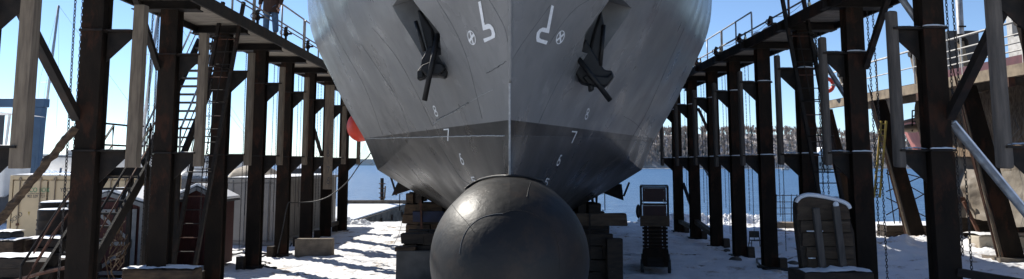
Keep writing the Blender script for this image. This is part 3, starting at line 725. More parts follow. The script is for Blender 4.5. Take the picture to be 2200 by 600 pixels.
# chains
def link_mesh(m_, c, ang, rx=.017, rz=.036, r=.0075):
    pts = []
    for k in range(8):
        t = 2*math.pi*k/8; px_ = rx*math.cos(t); pz = rz*math.sin(t)
        pts.append((c[0]+px_*math.cos(ang), c[1]+px_*math.sin(ang), c[2]+pz))
    m_.tube(pts, r, 4, closed=True)
def chain_mesh(z0, z1, sway=.0):
    m_ = MB(); z = z1; k = 0
    while z > z0:
        link_mesh(m_, (sway*math.sin((z-z0)*.9), 0, z), (k % 2)*math.pi/2+.5); z -= .057; k += 1
    return m_
CH = {}; used = set()
for key, (z0, z1) in {'long': (.45, 5.7), 'mid': (1.3, 5.7)}.items():
    CH[key] = chain_mesh(z0, z1, sway=.012 if key == 'long' else .004).build('chain', M['chain'], fix=False)
for s, YY, side in ((-1, YL, 'left'), (1, YR, 'right')):
    for i, Y in enumerate(YY[:9]):
        if i == 0: continue
        for j, key in enumerate(('long', 'mid')):
            src = CH[key]; o = src if key not in used else src.copy()
            if key in used: C.objects.link(o)
            used.add(key); o.rotation_euler.z = random.uniform(-1, 1)
            o.location = (s*((7.24 if s > 0 else 7.19)-.10*j), Y+.13+.03*j, random.uniform(-.05, .05) if j else 0)
            if i >= 4: o.scale = (.7, .7, 1)
            tag(o, '%s hanging chain beside the %s post of the %s row from the camera' % (['outer longer', 'inner shorter'][j], NTH[i], side), 'chain', 'chains hanging beside the posts')
# snow topped pipe raker at the near right post
rk = thing('raker_pipe', (9.3, 12.5, 0), 'sloping grey pipe with snow along its top running down from the near right post', 'pipe')
a = V((6.95, 12.45, 3.32)); b = V((9.55, 12.45, -.1))
MB().tube([a, b], .062, 14).build('pipe', M['rail'], rk, smooth=True)
sn = [a.lerp(b, t/20)+V((.030, 0, .032)) for t in range(21)]
MB().tube(sn, .045, 8).build('snow_cap', M['snow'], rk, smooth=True)

t_ = thing('guy_pipe', tuple(P(1950, 20, 12.9)), 'short pale pipe sloping down to the near right post from above', 'pipe')
MB().tube([P(1925, -20, 12.95), P(1974, 50, 12.75)], .055, 10).build('pipe', M['rail'], t_, smooth=True)
for i, pts in enumerate(([(-9.2, 25.6), (-8.0, 24.6), (-7.4, 23.0), (-6.6, 22.2)], [(-9.5, 24.8), (-8.1, 23.9), (-6.9, 24.6), (-6.3, 26)], [(-7.3, 27), (-7.0, 25), (-7.2, 22.6), (-6.0, 20.8)], [(7.6, 20.2), (6.6, 20.6), (6.9, 22.4), (8.1, 23.0)])):
    tag(MB().tube([(x, y, gh(x, y)+.03+.03*math.sin(3*x)) for x, y in spl(pts, 8)], .028, 6).build('cable', M['black'], smooth=True), ['black cable lying in snow before the grey container door', 'black cable looped in snow beside the fifth left post', 'black cable running along the foot of the left posts', 'black cable lying around the fourth right post foot'][i], 'cable')
# ================================================================== between the rows
def pbox(u0, v0, u1, v1, Y, d, mbk=None, j=0):
    a = P(u0, v0, Y); b = P(u1, v1, Y); m_ = mbk or MB()
    return m_.box((a.x, Y, b.z), (b.x, Y+d, a.z), j=j)
# timber cribs carrying the ship
def crib(s):
    lab = 'tall crib of stacked timbers under the left side of the hull on a dark base' if s < 0 else 'tall timber crib under the right side of the hull with one beam jutting out'
    Yc = 18.2; t = thing('keel_block_stack', (s*2.0, Yc, 0), lab, 'timber stack', 'timber stacks under the hull')
    k = 0; z = 0.0
    rows = [.30, .28, .30, .26, .27, .27, .27, .27] if s < 0 else [.29, .27, .30, .28, .27, .27, .27, .27]
    for i, h in enumerate(rows):
        xi = .95; base = i < 3
        if i == 4: z = .88
        if i >= 4: xi = max(1.0, 3.52*(z+h-.77)/1.77-.02)*.98
        if i >= 4: h = .265
        top = i >= 7
        xo = (2.42 if not base else 2.44)+random.uniform(-.03, .03)
        if s > 0: xo = [2.4, 2.36, 2.38, 2.34, 2.3, 2.28, 2.05, 1.98][i]+random.uniform(-.02, .02)
        yf = Yc+random.uniform(-.05, .03)
        if i >= 4: yf = 20.75+random.uniform(-.05, .03); xo *= 1.125
        if i in (2, 4) and True:   # courses of butted ends
            x = xi
            while x < xo-.05:
                w_ = min(random.uniform(.30, .42), xo-x); 
                if xo-x-w_ < .12: w_ = xo-x
                MB().box((s*x, yf+random.uniform(-.02, .02), z+.004), (s*(x+w_-.012), yf+1.3, z+h-.01), j=.02).build('timber', M['oldwood'] if (s < 0 and random.random() < .7) else M['darkwood'], t, bevel=.012); x += w_
        else:
            cut = random.uniform(xi+.3, xo-.3) if xo-xi > .7 else (xi+xo)/2; yd = yf
            for a_, b_ in ((xi, cut), (cut+.012, xo)):
                MB().box((s*a_, yd, z+.004), (s*(b_+random.uniform(-.07, .05)), yd+.32, z+h-.012), j=.022).build('timber', random.choice([M['oldwood'], M['darkwood']]) if s < 0 else M['darkwood'], t, bevel=.015)
                MB().box((s*a_, yd+.9, z+.004), (s*b_, yd+1.25, z+h-.008), j=.012).build('timber', M['darkwood'], t)
        z += h
    # wedge shaped cap against the plating
    pts = [(s*.95, z, ), (s*2.28, z), (s*2.28, z+.06), (s*1.6, z+.02)] 
    if s < 0:
        MB().box((-2.52, Yc-.30, 0), (-1.15, Yc-.06, .76), j=.02).build('base_block', M['stone'], t, bevel=.02)
        MB().box((-2.55, Yc-.25, .765), (-2.1, Yc-.07, .86), j=.01).build('timber', M['oldwood'], t)
        MB().box((-2.48, 20.55, 1.22), (-1.7, 20.63, 1.48), j=.01).build('blue_plank', mat('faded_blue_timber', (.035, .045, .09), (.03, .03, .04), 4, .9), t)
        MB().bar((-2.28, 20.53, 1.78), (-2.24, 20.53, .8), .05, .04).build('strap_bar', M['rust'], t)
        hx = -2.47
    else:
        MB().box((1.15, Yc-.30, 1.33), (2.62, Yc-.06, 1.59), j=.015).build('beam', M['plank'], t, bevel=.03)
        MB().bar((1.78, Yc-.34, 1.6), (1.78, Yc-.34, .55), .03, .03).build('strap_bar', M['steel2'], t)
        MB().box((2.15, Yc-.34, .0), (2.50, Yc-.08, 1.05), j=.02).build('base_block', M['darkwood'], t, bevel=.02)
        hx = 2.13
    z0 = 1.7 if s < 0 else 1.6
    hx *= 1.125; z0 = 1.5; MB().tube([(hx+.0, 20.72, z0), (hx+s*.06, 20.68, z0), (hx+s*.06, 20.68, z0+.42), (hx, 20.72, z0+.42)], .012, 6).build('lifting_handle', M['steel2'], t)
crib(-1); crib(1)
# central keel blocks under the bulb and keel
kb = thing('keel_block', (0, 14, 0), 'low dark timber keel blocks directly beneath the bulbous bow', 'keel block')
for i, y in enumerate([10.6, 12.4, 14.6, 17, 21, 24, 27, 30, 34]):
    top_ = .36 if i < 2 else .36 if i == 2 else .72
    for k in range(2 if top_ < .5 else 3):
        MB().box((-.8, y-.2, .01+k*top_/(2 if top_ < .5 else 3)), (.8, y+.2, (k+1)*top_/(2 if top_ < .5 else 3)-.008), j=.01).build('timber', M['darkwood'], kb)
for s in (-1, 1):
    for y in (24, 29, 34):
        t = thing('keel_block_stack', (s*2.1, y, 0), '%s timber crib farther aft under the %s bilge' % ({24: 'first', 29: 'second', 34: 'third'}[y], 'left' if s < 0 else 'right'), 'timber stack', 'timber stacks under the hull')
        for k in range(5):
            MB().box((s*1.1, y, .02+k*.34), (s*2.3, y+1, (k+1)*.34), j=.01).build('timber', M['darkwood'], t)
# scissor lift
def scissor():
    Y = 20.0; t = thing('scissor_lift', (G(1409, 588).x, Y, 0), 'small folded scissor lift with dark red guard panels parked right of the hull', 'scissor lift')
    xc = G(1409, 588).x; w_ = .36
    fr = M['steel2']
    MB().box((xc-.33, Y, .16), (xc+.33, Y+1.5, .48)).build('chassis', fr, t, bevel=.02)
    MB().box((xc-.26, Y-.05, .40), (xc+.26, Y-.002, .62)).build('battery_box', M['steel'], t, bevel=.01)
    MB().bar((xc-.2, Y-.06, .22), (xc+.2, Y-.06, .22), .06, .10).build('bumper', fr, t)
    for sx in (-1, 1):
        for yy in (.12, 1.3):
            wh = MB().tube([(xc+sx*.29, Y+yy, .17), (xc+sx*.37, Y+yy, .17)], .17, 18).build('wheel', M['black'], t, smooth=False, bevel=.015)
            MB().tube([(xc+sx*.371, Y+yy, .17), (xc+sx*.376, Y+yy, .17)], .09, 14).build('hub', M['rail'], t)
    z = .62; mm = 6
    for k in range(mm):
        for sx in (-.25, .25):
            zz = z+k*.088
            MB().bar((xc+sx, Y+.02, zz), (xc+sx, Y+1.4, zz+.075), .05, .055).build('scissor_arm', fr, t)
            MB().bar((xc+sx*.85, Y+1.4, zz), (xc+sx*.85, Y+.02, zz+.075), .04, .055).build('scissor_arm', fr, t)
        MB().tube([(xc-.31, Y+.02, z+k*.088+.04), (xc+.31, Y+.02, z+k*.088+.04)], .028, 8).build('cross_pin', M['steel'], t)
    MB().box((xc-.17, Y+.05, .5), (xc+.17, Y+1.3, 1.12)).build('lift_cylinder', M['darkwood'], t, bevel=.02)
    for sx in (-1, 1): MB().box((xc+sx*.20, Y-.07, .20), (xc+sx*.31, Y-.005, .60)).build('side_box', M['steel'], t, bevel=.01)
    zp = 1.15
    MB().box((xc-w_, Y-.03, zp), (xc+w_, Y+1.5, zp+.10)).build('platform', fr, t, bevel=.008)
    MB().box((xc-w_, Y-.045, zp+.0), (xc+w_, Y-.032, zp+.26)).build('toe_board', M['plank'], t)
    for sx in (-1, 1):
        for yy in (0, .75, 1.5):
            MB().bar((xc+sx*.34, Y+yy, zp+.1), (xc+sx*.34, Y+yy, 2.13), .035, .035).build('rail_post', fr, t)
        for zz in (1.62, 2.12): MB().bar((xc+sx*.34, Y, zz), (xc+sx*.34, Y+1.5, zz), .035, .035).build('side_rail', fr, t)
    for yy in (0, 1.5):
        for zz in (1.70, 2.12): MB().bar((xc-.34, Y+yy, zz), (xc+.34, Y+yy, zz), .035, .035).build('end_rail', fr, t)
    for za, zb in ((1.22, 1.66), (1.80, 2.07)):
        MB().box((xc-.29, Y-.005, za-.05), (xc+.29, Y+.012, zb+.03)).build('guard_panel', M['maroonp'], t, bevel=.01)
    fm = M['rail']
    for pts in ([(-.28, 1.72), (-.28, 1.66), (.28, 1.66), (.28, 1.72)], [(-.28, 1.78), (-.28, 1.70)], [(.22, 1.82), (.22, 1.74), (.28, 1.74)], [(-.24, 2.02), (-.24, 2.09), (.24, 2.09), (.24, 2.02)], [(-.31, 1.66), (-.31, 1.3)]):
        MB().tube([(xc+a, Y-.03, b) for a, b in pts], .009, 5).build('frame_edge', fm, t)
    MB().ell((xc-.40, Y+.1, 1.50), (.06, .12, .16), 10, 8, jit=.3).build('control_box', M['black'], t, smooth=True)
    t.rotation_euler.z = -math.atan2(xc, Y)
scissor()
# concrete block by the left posts
def slab(name, u0, v0, u1, v1, Y, d, label, cat, mt, snow=.05, j=.012, bev=.02, z0=-.1):
    a = P(u0, v0, Y); b = P(u1, v1, Y); t = thing(name, ((a.x+b.x)/2, Y, 0), label, cat)
    MB().box((a.x, Y, min(z0, b.z)), (b.x, Y+d, a.z), j=j).build('block', mt, t, bevel=bev)
    if snow:
        x0_, x1_ = a.x+.01, b.x-.01
        MB().grid(lambda p, q: (x0_+(x1_-x0_)*p, Y+.01+(d-.02)*q, a.z+.002+snow*(1+.9*fbm(p*4*(x1_-x0_), q*3, Y, .9))*(math.sin(math.pi*(.02+.96*p))**.25)*(math.sin(math.pi*(.03+.94*q))**.25)), 30, 8).build('snow_cap', M['snow'], t, smooth=True)
    return t
slab('concrete_block', 633, 514, 711, 549, 23.6, .42, 'square concrete block on the snow beside the sixth left post', 'concrete block', M['concrete'], 0)
slab('concrete_block', 259, 580, 413, 640, 15.3, .5, 'long low block topped with lumpy snow at the lower left edge', 'concrete block', M['oldwood'], .045, bev=.05)
# small chair
def chair():
    c = G(1627, 537); x, Y = c.x, c.y; t = thing('chair', (x, Y, 0), 'small dark chair standing on the snow between the right posts', 'chair')
    s_ = .62
    MB().box((x-.17, Y-.02, .27), (x+.17, Y+.28, .295)).build('seat', M['black'], t, bevel=.01)
    m_ = MB(); m_.grid(lambda a, b: (x-.16+.32*a, Y+.26+.03*math.sin(math.pi*a), .36+.20*b), 8, 4); m_.grid(lambda a, b: (x-.16+.32*a, Y+.28+.03*math.sin(math.pi*a), .36+.20*b), 8, 4)
    m_.build('backrest', M['black'], t)
    for sx in (-1, 1):
        MB().tube([(x+sx*.19, Y-.04, 0), (x+sx*.165, Y+.02, .27)], .012, 6).build('leg', M['steel'], t)
        MB().tube([(x+sx*.20, Y+.34, 0), (x+sx*.16, Y+.25, .27), (x+sx*.14, Y+.27, .56)], .012, 6).build('leg', M['steel'], t)
chair()
# red fender buoy behind the hull
bp_ = P(776, 272, 25.5)
by_ = thing('fender_buoy', tuple(bp_), 'big orange red round fender buoy hanging against the left side of the hull', 'buoy')
MB().ell(bp_, (.46, .46, .49), 28, 20).build('ball', M['red'], by_, smooth=True)
MB().tube([bp_+V((0, 0, .47)), bp_+V((0, 0, .60))], .07, 10).build('eye', M['black'], by_)
MB().tube([bp_+V((0, 0, .58)), bp_+V((-.25, 0, 3.0)), bp_+V((-.6, .4, 5.4))], .015, 6).build('rope', M['wire'], by_)
# draped film and hose at the hull side
fm_ = [P(u, v, 22.3) for u, v in ((784, 305), (803, 358), (792, 352), (776, 346), (771, 338))]
tag(MB().prism(fm_, (0, .02, 0)).build('plastic_film', M['plastic']), 'pale translucent plastic film hanging below the orange buoy', 'plastic film')
hp = spl([(803, 318, 22.4), (790, 338, 22.6), (774, 352, 22.8), (745, 392, 23.2), (710, 420, 23.6), (680, 432, 23.8), (650, 435, 23.9), (629, 436, 23.7), (618, 440, 23.6), (606, 500, 23.6), (596, 545, 23.4)], 6)
tag(MB().tube([P(*p) for p in hp], .016, 6).build('hose', M['black'], smooth=True), 'black hose drooping from the hull side to the left posts', 'hose')
hp = spl([(876, 415, 22.6), (868, 455, 21.9), (858, 500, 21.4), (846, 525, 21.4)], 5)
tag(MB().tube([P(*p) for p in hp], .006, 5).build('rope', M['timber'], smooth=True), 'thin rope hanging from the left bilge fin down to the snow', 'rope')
# draft gauge board on the seventh left timber
Yg = YL[6]-.12; t = thing('gauge_board', (-6.0, Yg, 2), 'pale draft gauge board with tick marks and numerals on the seventh left timber', 'gauge board')
a = P(700, 183, Yg); b = P(713, 407, Yg); MB().box((a.x, Yg-.03, b.z), (b.x, Yg, a.z)).build('board', M['timber'], t)
for k in range(24):
    z = b.z+.05+k*(a.z-b.z-.1)/23; MB().box((b.x-.07, Yg-.034, z), (b.x-.01, Yg-.031, z+.012)).build('tick', M['dkprint'], t)
for ch, v in (('8', 330), ('7', 366), ('6', 389)):
    m_ = MB()
    for poly in digit(ch):
        q = [P(701.5+7*x_, v-8+15*y_, Yg-.034) for x_, y_ in poly]; m_.add([V((p.x, Yg-.0335, p.z)) for p in q], [tuple(range(len(q)))])
    m_.build('numeral', M['dkprint'], t)
# person on the left walkway
def person():
    Y = 20.3; x = P(581, 60, Y).x; z = 5.985
    t = thing('person', (x, Y, z), 'person in a brown jacket and blue jeans standing on the left walkway', 'person')
    sc = .89
    def skin(name, verts, edges, radii, mt, root=0, sub=2):
        me = bpy.data.meshes.new(name); me.from_pydata([V((v[0]*sc, v[1]*sc, v[2]*sc)) for v in verts], edges, []); me.materials.append(mt)
        o = bpy.data.objects.new(name, me); C.objects.link(o); o.parent = t; o['_w'] = (x, Y, z)
        s_ = o.modifiers.new('skin', 'SKIN'); s_.use_smooth_shade = True
        ly = me.skin_vertices[0] if me.skin_vertices else None
        if ly is None:
            bm = bmesh.new(); bm.from_mesh(me); bm.verts.layers.skin.verify(); bm.to_mesh(me); bm.free(); ly = me.skin_vertices[0]
        for i, r_ in enumerate(radii):
            ly.data[i].radius = (r_*sc, r_*sc) if not isinstance(r_, tuple) else (r_[0]*sc, r_[1]*sc); ly.data[i].use_root = (i == root)
        b_ = o.modifiers.new('sub', 'SUBSURF'); b_.levels = sub; b_.render_levels = sub
        return o
    # joints: pelvis, waist, chest, neck, head ; arms ; legs
    Vv = [(0, 0, .95), (0, 0, 1.12), (0, 0, 1.38), (0, -.01, 1.52), (0, -.03, 1.62), (0, -.02, 1.75),
          (-.19, 0, 1.43), (-.28, .02, 1.15), (-.30, -.06, .90), (-.30, -.09, .82),
          (.19, 0, 1.43), (.28, .02, 1.15), (.27, -.08, .90), (.26, -.11, .82),
          (-.10, 0, .88), (-.12, -.02, .50), (-.13, .02, .09), (-.15, -.14, .04),
          (.10, 0, .88), (.13, -.01, .50), (.15, .03, .09), (.18, -.13, .04)]
    Ee = [(0, 1), (1, 2), (2, 3), (3, 4), (4, 5), (2, 6), (6, 7), (7, 8), (8, 9), (2, 10), (10, 11), (11, 12), (12, 13), (0, 14), (14, 15), (15, 16), (16, 17), (0, 18), (18, 19), (19, 20), (20, 21)]
    Rr = [(.13, .10), (.13, .10), (.15, .11), .055, .095, .085, .06, .045, .035, .04, .06, .045, .035, .04, .085, .06, .045, .04, .085, .06, .045, .04]
    skin('body', Vv, Ee, Rr, M['skin'])
    for sx in (-1, 1):
        hx, hy, hz_ = (-.30, -.09, .82) if sx < 0 else (.26, -.11, .82)
        vs = []; es = []; rr = []
        for k, (dx, L_) in enumerate([(-.03, .075), (-.01, .085), (.01, .08), (.028, .065)]):
            o_ = len(vs); vs += [(hx+dx, hy, hz_-.03), (hx+dx*1.1, hy-.02, hz_-.03-L_*.5), (hx+dx, hy-.005, hz_-.03-L_)]; es += [(o_, o_+1), (o_+1, o_+2)]; rr += [.011, .010, .008]
        o_ = len(vs); vs += [(hx-sx*.035, hy-.02, hz_), (hx-sx*.05, hy-.045, hz_-.05)]; es += [(o_, o_+1)]; rr += [.012, .009]
        MBH = MB()
        for a_, b_ in es: MBH.tube([V((x, Y, z))+V(vs[a_])*sc, V((x, Y, z))+V(vs[b_])*sc], rr[a_]*sc, 7)
        MBH.build('fingers', M['skin'], t, smooth=True)
    skin('jacket', [(0, 0, .70), (0, 0, 1.1), (0, 0, 1.38), (0, -.01, 1.5), (-.20, 0, 1.43), (-.30, .03, 1.15), (-.315, -.06, .90), (.20, 0, 1.43), (.30, .03, 1.15), (.285, -.08, .90)],
         [(0, 1), (1, 2), (2, 3), (2, 4), (4, 5), (5, 6), (2, 7), (7, 8), (8, 9)], [(.215, .16), (.215, .16), (.21, .155), .085, .095, .078, .062, .095, .078, .062], M['jacket'])
    skin('jeans', [(0, 0, .93), (-.10, 0, .82), (-.125, -.02, .48), (-.135, .02, .10), (.10, 0, .82), (.135, -.01, .48), (.15, .03, .10)],
         [(0, 1), (1, 2), (2, 3), (0, 4), (4, 5), (5, 6)], [(.16, .12), .118, .100, .090, .118, .100, .090], M['denim'])
    w0 = V((x, Y, z))
    MB().grid(lambda p, q: w0+V((.235*(1-.06*q)*math.cos(6.2832*p)*(1+.04*math.sin(25*p)), .17*math.sin(6.2832*p), .68+.42*q))*sc, 28, 6).build('jacket_skirt', M['jacket'], t, smooth=True)
    MB().ell(w0+V((0, -.0, 1.73))*sc, (.098, .108, .09), 14, 10).build('cap', M['darkgrey'], t, smooth=True)
    MB().ell(w0+V((0, -.12, 1.655))*sc, (.012, .02, .022), 8, 6).build('nose', M['skin'], t, smooth=True)
    for sx in (-1, 1):
        MB().ell(w0+V((sx*.035, -.105, 1.675))*sc, (.012, .01, .008), 8, 6).build('eye', M['black'], t, smooth=True)
        MB().ell(w0+V((sx*.093, -.02, 1.65))*sc, (.012, .022, .032), 8, 6).build('ear', M['skin'], t, smooth=True)
        MB().ell(w0+V((sx*.15, -.10, .045))*sc, (.055, .15, .05), 12, 8).build('boot', M['black'], t, smooth=True)
    MB().bar(w0+V((-.03, -.118, 1.615))*sc, w0+V((.03, -.118, 1.615))*sc, .012, .008).build('mouth', M['maroonp'], t)
person()
# ================================================================== left background
# caged ladders leaning on the fourth posts
def ladder(s, Y, label):
    t = thing('caged_ladder', (s*7.05, Y-1.0, 0), label, 'ladder', 'caged ladders leaning on the fourth posts')
    w_ = .24
    def q(k, dx): return V((s*(7.12-.62*k)+dx, Y-1.0+.62*k, .02+5.95*k))
    for dx in (-w_, w_): MB().bar(q(0, dx), q(1.08, dx), .07, .10).build('ladder_rail', M['steel2'], t)
    for i in range(20):
        k = .03+i*.05; MB().tube([q(k, -w_), q(k, w_)], .012, 5).build('rung', M['rust'] if i % 3 == 0 else M['steel2'], t)
    for k in (.42, .55, .68, .81, .93):
        c = q(k, 0); m_ = MB()
        m_.tube([c+V((-w_*1.02*math.cos(a)-.0, -.52*math.sin(a), .0)) for a in [math.pi*i/14 for i in range(15)]], .014, 5)
        m_.build('cage_hoop', M['steel2'], t)
    for a in (.8, math.pi-.8):
        MB().tube([q(k, 0)+V((-w_*math.cos(a), -.52*math.sin(a), 0)) for k in (.42, .93)], .011, 5).build('cage_bar', M['steel2'], t)
ladder(-1, YL[3], 'dark steel caged ladder leaning on the fourth left post')
ladder(1, YR[3], 'dark steel caged ladder leaning on the fourth right post')
# stairs
st = thing('staircase', (-8.1, 17, 0), 'steep dark steel staircase with landing and pipe handrails behind the left posts', 'staircase')
def flight(p0, p1, wd, n, nm_='stair_tread'):
    p0 = V(p0); p1 = V(p1)
    for dx in (-wd/2, wd/2): MB().bar(p0+V((dx, 0, 0)), p1+V((dx, 0, 0)), .05, .24).build('stringer', M['steel2'], st)
    for i in range(1, n):
        c = p0.lerp(p1, i/n); MB().box((c.x-wd/2+.03, c.y-.12, c.z-.02), (c.x+wd/2-.03, c.y+.12, c.z+.02)).build(nm_, M['timberR'] if p1.z > 4 else M['steel2'], st)
    for dx in (-wd/2, wd/2):
        hr = [p0+V((dx, 0, .1)), p0+V((dx, 0, .85)), p1+V((dx, 0, .85)), p1+V((dx, 0, .1))]
        MB().tube(hr, .024, 7).build('handrail', M['rail'] if p1.z > 4 else M['steel2'], st, smooth=True)
        MB().tube([p0+V((dx, 0, .45)), p1+V((dx, 0, .45))], .016, 6).build('handrail', M['rust'], st, smooth=True)
flight((-8.05, 18.4, 2.65), (-8.05, 21.3, 6.0), .82, 15)
flight((-8.05, 14.0, .1), (-8.05, 16.9, 2.65), .80, 11)
MB().box((-8.75, 16.8, 2.56), (-7.6, 18.5, 2.62)).build('landing', M['steel2'], st)
for yy in (16.85, 17.6, 18.4): MB().bar((-8.72, yy, 2.5), (-7.62, yy, 2.5), .06, .12).build('landing_joist', M['steel2'], st)
for x_, y_ in ((-8.72, 16.85), (-7.64, 16.85), (-8.72, 18.4), (-7.64, 18.4)):
    MB().bar((x_, y_, 0), (x_, y_, 2.56), .09, .09).build('landing_leg', M['steel2'], st)
    MB().tube([(x_, y_, 2.6), (x_, y_, 3.56)], .022, 6).build('rail_post', M['steel2'], st)
MB().bar((-8.72, 16.85, .3), (-8.72, 18.4, 2.4), .06, .06).build('landing_brace', M['steel2'], st)
MB().bar((-7.64, 18.4, .3), (-7.64, 16.85, 2.4), .06, .06).build('landing_brace', M['steel2'], st)
for zz in (3.1, 3.56):
    MB().tube([(-8.72, 16.85, zz), (-8.72, 18.4, zz)], .022, 6).build('landing_rail', M['steel2'], st)
    MB().tube([(-8.72, 18.42, zz), (-8.5, 18.42, zz)], .022, 6).build('landing_rail', M['steel2'], st)
MB().box((-8.5, 21.2, 5.9), (-7.5, 22.2, 5.96)).build('landing', M['steel2'], st)
# cream side opening container
def container_cream():
    Y = 26.0; a = P(22, 382, Y); xl_ = a.x; xr_ = -11.5; zt = 2.32
    t = thing('shipping_container', ((xl_+xr_)/2, Y, 0), 'cream shipping container with SOLD and ECO BOX lettering and snow on its roof', 'container')
    MB().box((xl_+.05, Y+.06, .08), (xr_-.05, Y+2.1, zt-.03)).build('body', M['cream'], t)
    for x_ in (xl_, xr_-.1): MB().box((x_, Y-.01, .02), (x_+.1, Y+.12, zt)).build('corner_post', M['cream'], t, bevel=.01)
    MB().box((xl_+.1, Y-.01, zt-.13), (xr_-.1, Y+.12, zt)).build('top_rail', M['cream'], t, bevel=.008)
    MB().box((xl_+.1, Y-.01, .02), (xr_-.1, Y+.12, .16)).build('bottom_rail', M['cream'], t, bevel=.008)
    n_ = 4; wd = (xr_-xl_-.2)/n_
    for k in range(n_):
        x_ = xl_+.1+k*wd
        MB().box((x_+.03, Y+.0, .18), (x_+wd-.03, Y+.055, zt-.17)).build('door', M['cream'], t, bevel=.01)
        for f in (.22, .80):
            MB().tube([(x_+wd*f, Y-.03, .10), (x_+wd*f, Y-.03, zt-.06)], .018, 6).build('lock_rod', M['tan'], t)
            for zz in (zt-.12, .75, .12): MB().box((x_+wd*f-.04, Y-.05, zz-.04), (x_+wd*f+.04, Y-.003, zz+.04)).build('rod_bracket', M['rust'] if zz == .75 else M['tan'], t)
        MB().box((x_-.02, Y+.056, .18), (x_+.02, Y+.062, zt-.17)).build('door_gasket', M['black'], t)
    MB().grid(lambda p, q: (xl_+.02+(xr_-xl_-.04)*p, Y+.02+2.1*q, zt+.003+.055*math.sin(math.pi*(.01+.98*p))**.15*math.sin(math.pi*(.02+.96*q))**.2*(1+.3*fbm(p*12, q*3, 0, 1))), 40, 8).build('snow_cap', M['snow'], t, smooth=True)
    def text(s_, u, v, hpx, mt, ang=0, sx=1.0, nm_='lettering'):
        cu = bpy.data.curves.new('t', 'FONT'); cu.body = s_; cu.size = 1; cu.align_x = 'LEFT'; cu.extrude = .002
        o = bpy.data.objects.new('t', cu); C.objects.link(o); bpy.context.view_layer.update()
        me_ = bpy.data.meshes.new_from_object(o.evaluated_get(bpy.context.evaluated_depsgraph_get())); bpy.data.objects.remove(o)
        p = P(u, v, Y-.004); k = hpx*Y/F/.7
        me_.transform(Matrix.Translation(V((p.x, Y-.006, p.z))-V(t.location)) @ Matrix.Rotation(ang, 4, 'Y') @ Matrix.Diagonal((k*sx, 1, k, 1)) @ Matrix.Rotation(math.pi/2, 4, 'X'))
        me_.materials.clear(); me_.materials.append(mt); ob = bpy.data.objects.new(nm_, me_); C.objects.link(ob); ob.parent = t; return ob
    text('ECO BOX', 57, 413, 9.5, M['green'], sx=.82); text('902 529 2727', 58, 425, 6, M['dkprint'], sx=.80); text('CONTAINERS', 60, 417.5, 2.5, M['dkprint'], sx=1.6)
    text('SOLD', 25, 480, 9, M['dkprint'], ang=-R(38), sx=.9); text('YMCU', 129, 412, 8, M['dkprint'], sx=.85)
    MB().prism([P(60, 455, Y-.006), P(64, 455, Y-.006), P(62, 464, Y-.006)], (0, .003, 0)).build('warning_sign', M['yellow'], t)
container_cream()
# grey container side on to the slip
def container_grey():
    Y0, Y1 = 26.6, 36.0; xr_ = -7.72; xl_ = -9.5; zt = 2.2
    t = thing('shipping_container', (-8.6, Y0, 0), 'grey shipping container with snowy roof standing behind the fifth and sixth left posts', 'container')
    MB().box((xl_+.06, Y0+.06, .08), (xr_-.09, Y1, zt-.03)).build('body', M['contgrey'], t)
    for x_ in (xl_, xr_-.1): MB().box((x_, Y0-.01, .02), (x_+.1, Y0+.1, zt)).build('corner_post', M['contgrey'], t)
    for z_ in (.02, zt-.13): MB().box((xl_+.1, Y0-.005, z_), (xr_-.1, Y0+.1, z_+.13)).build('end_rail', M['contgrey'], t)
    for k in range(2):
        x_ = xl_+.1+k*(xr_-xl_-.2)/2; MB().box((x_+.02, Y0+.01, .17), (x_+(xr_-xl_-.2)/2-.02, Y0+.05, zt-.15)).build('door', M['contgrey'], t, bevel=.008)
        for f in (.25, .75): MB().tube([(x_+f*.8, Y0-.01, .1), (x_+f*.8, Y0-.01, zt-.05)], .014, 6).build('lock_rod', M['trimgrey'], t)
    for z_ in (.02, zt-.10): MB().box((xr_-.085, Y0+.1, z_), (xr_-.005, Y1, z_+.10)).build('side_rail', M['contgrey'], t)
    n_ = 0; y = Y0+.12; vs = MB(); pts = []
    while y < Y1-.3:
        pts += [(xr_-.085, y), (xr_-.03, y+.05), (xr_-.03, y+.13), (xr_-.085, y+.18)]; y += .25
    for (xa, ya), (xb, yb) in zip(pts, pts[1:]): vs.add([(xa, ya, .12), (xb, yb, .12), (xb, yb, zt-.10), (xa, ya, zt-.10)], [(0, 1, 2, 3)])
    vs.build('corrugated_side', M['contgrey'], t)
    MB().grid(lambda p, q: (xl_+.01+(xr_-xl_-.02)*p, Y0+.01+(Y1-Y0)*q, zt+.003+.07*math.sin(math.pi*(.02+.96*p))**.2*math.sin(math.pi*(.01+.98*q))**.15*(1+.3*fbm(p*2, q*12, 0, 1))), 8, 40).build('snow_cap', M['snow'], t, smooth=True)
container_grey()
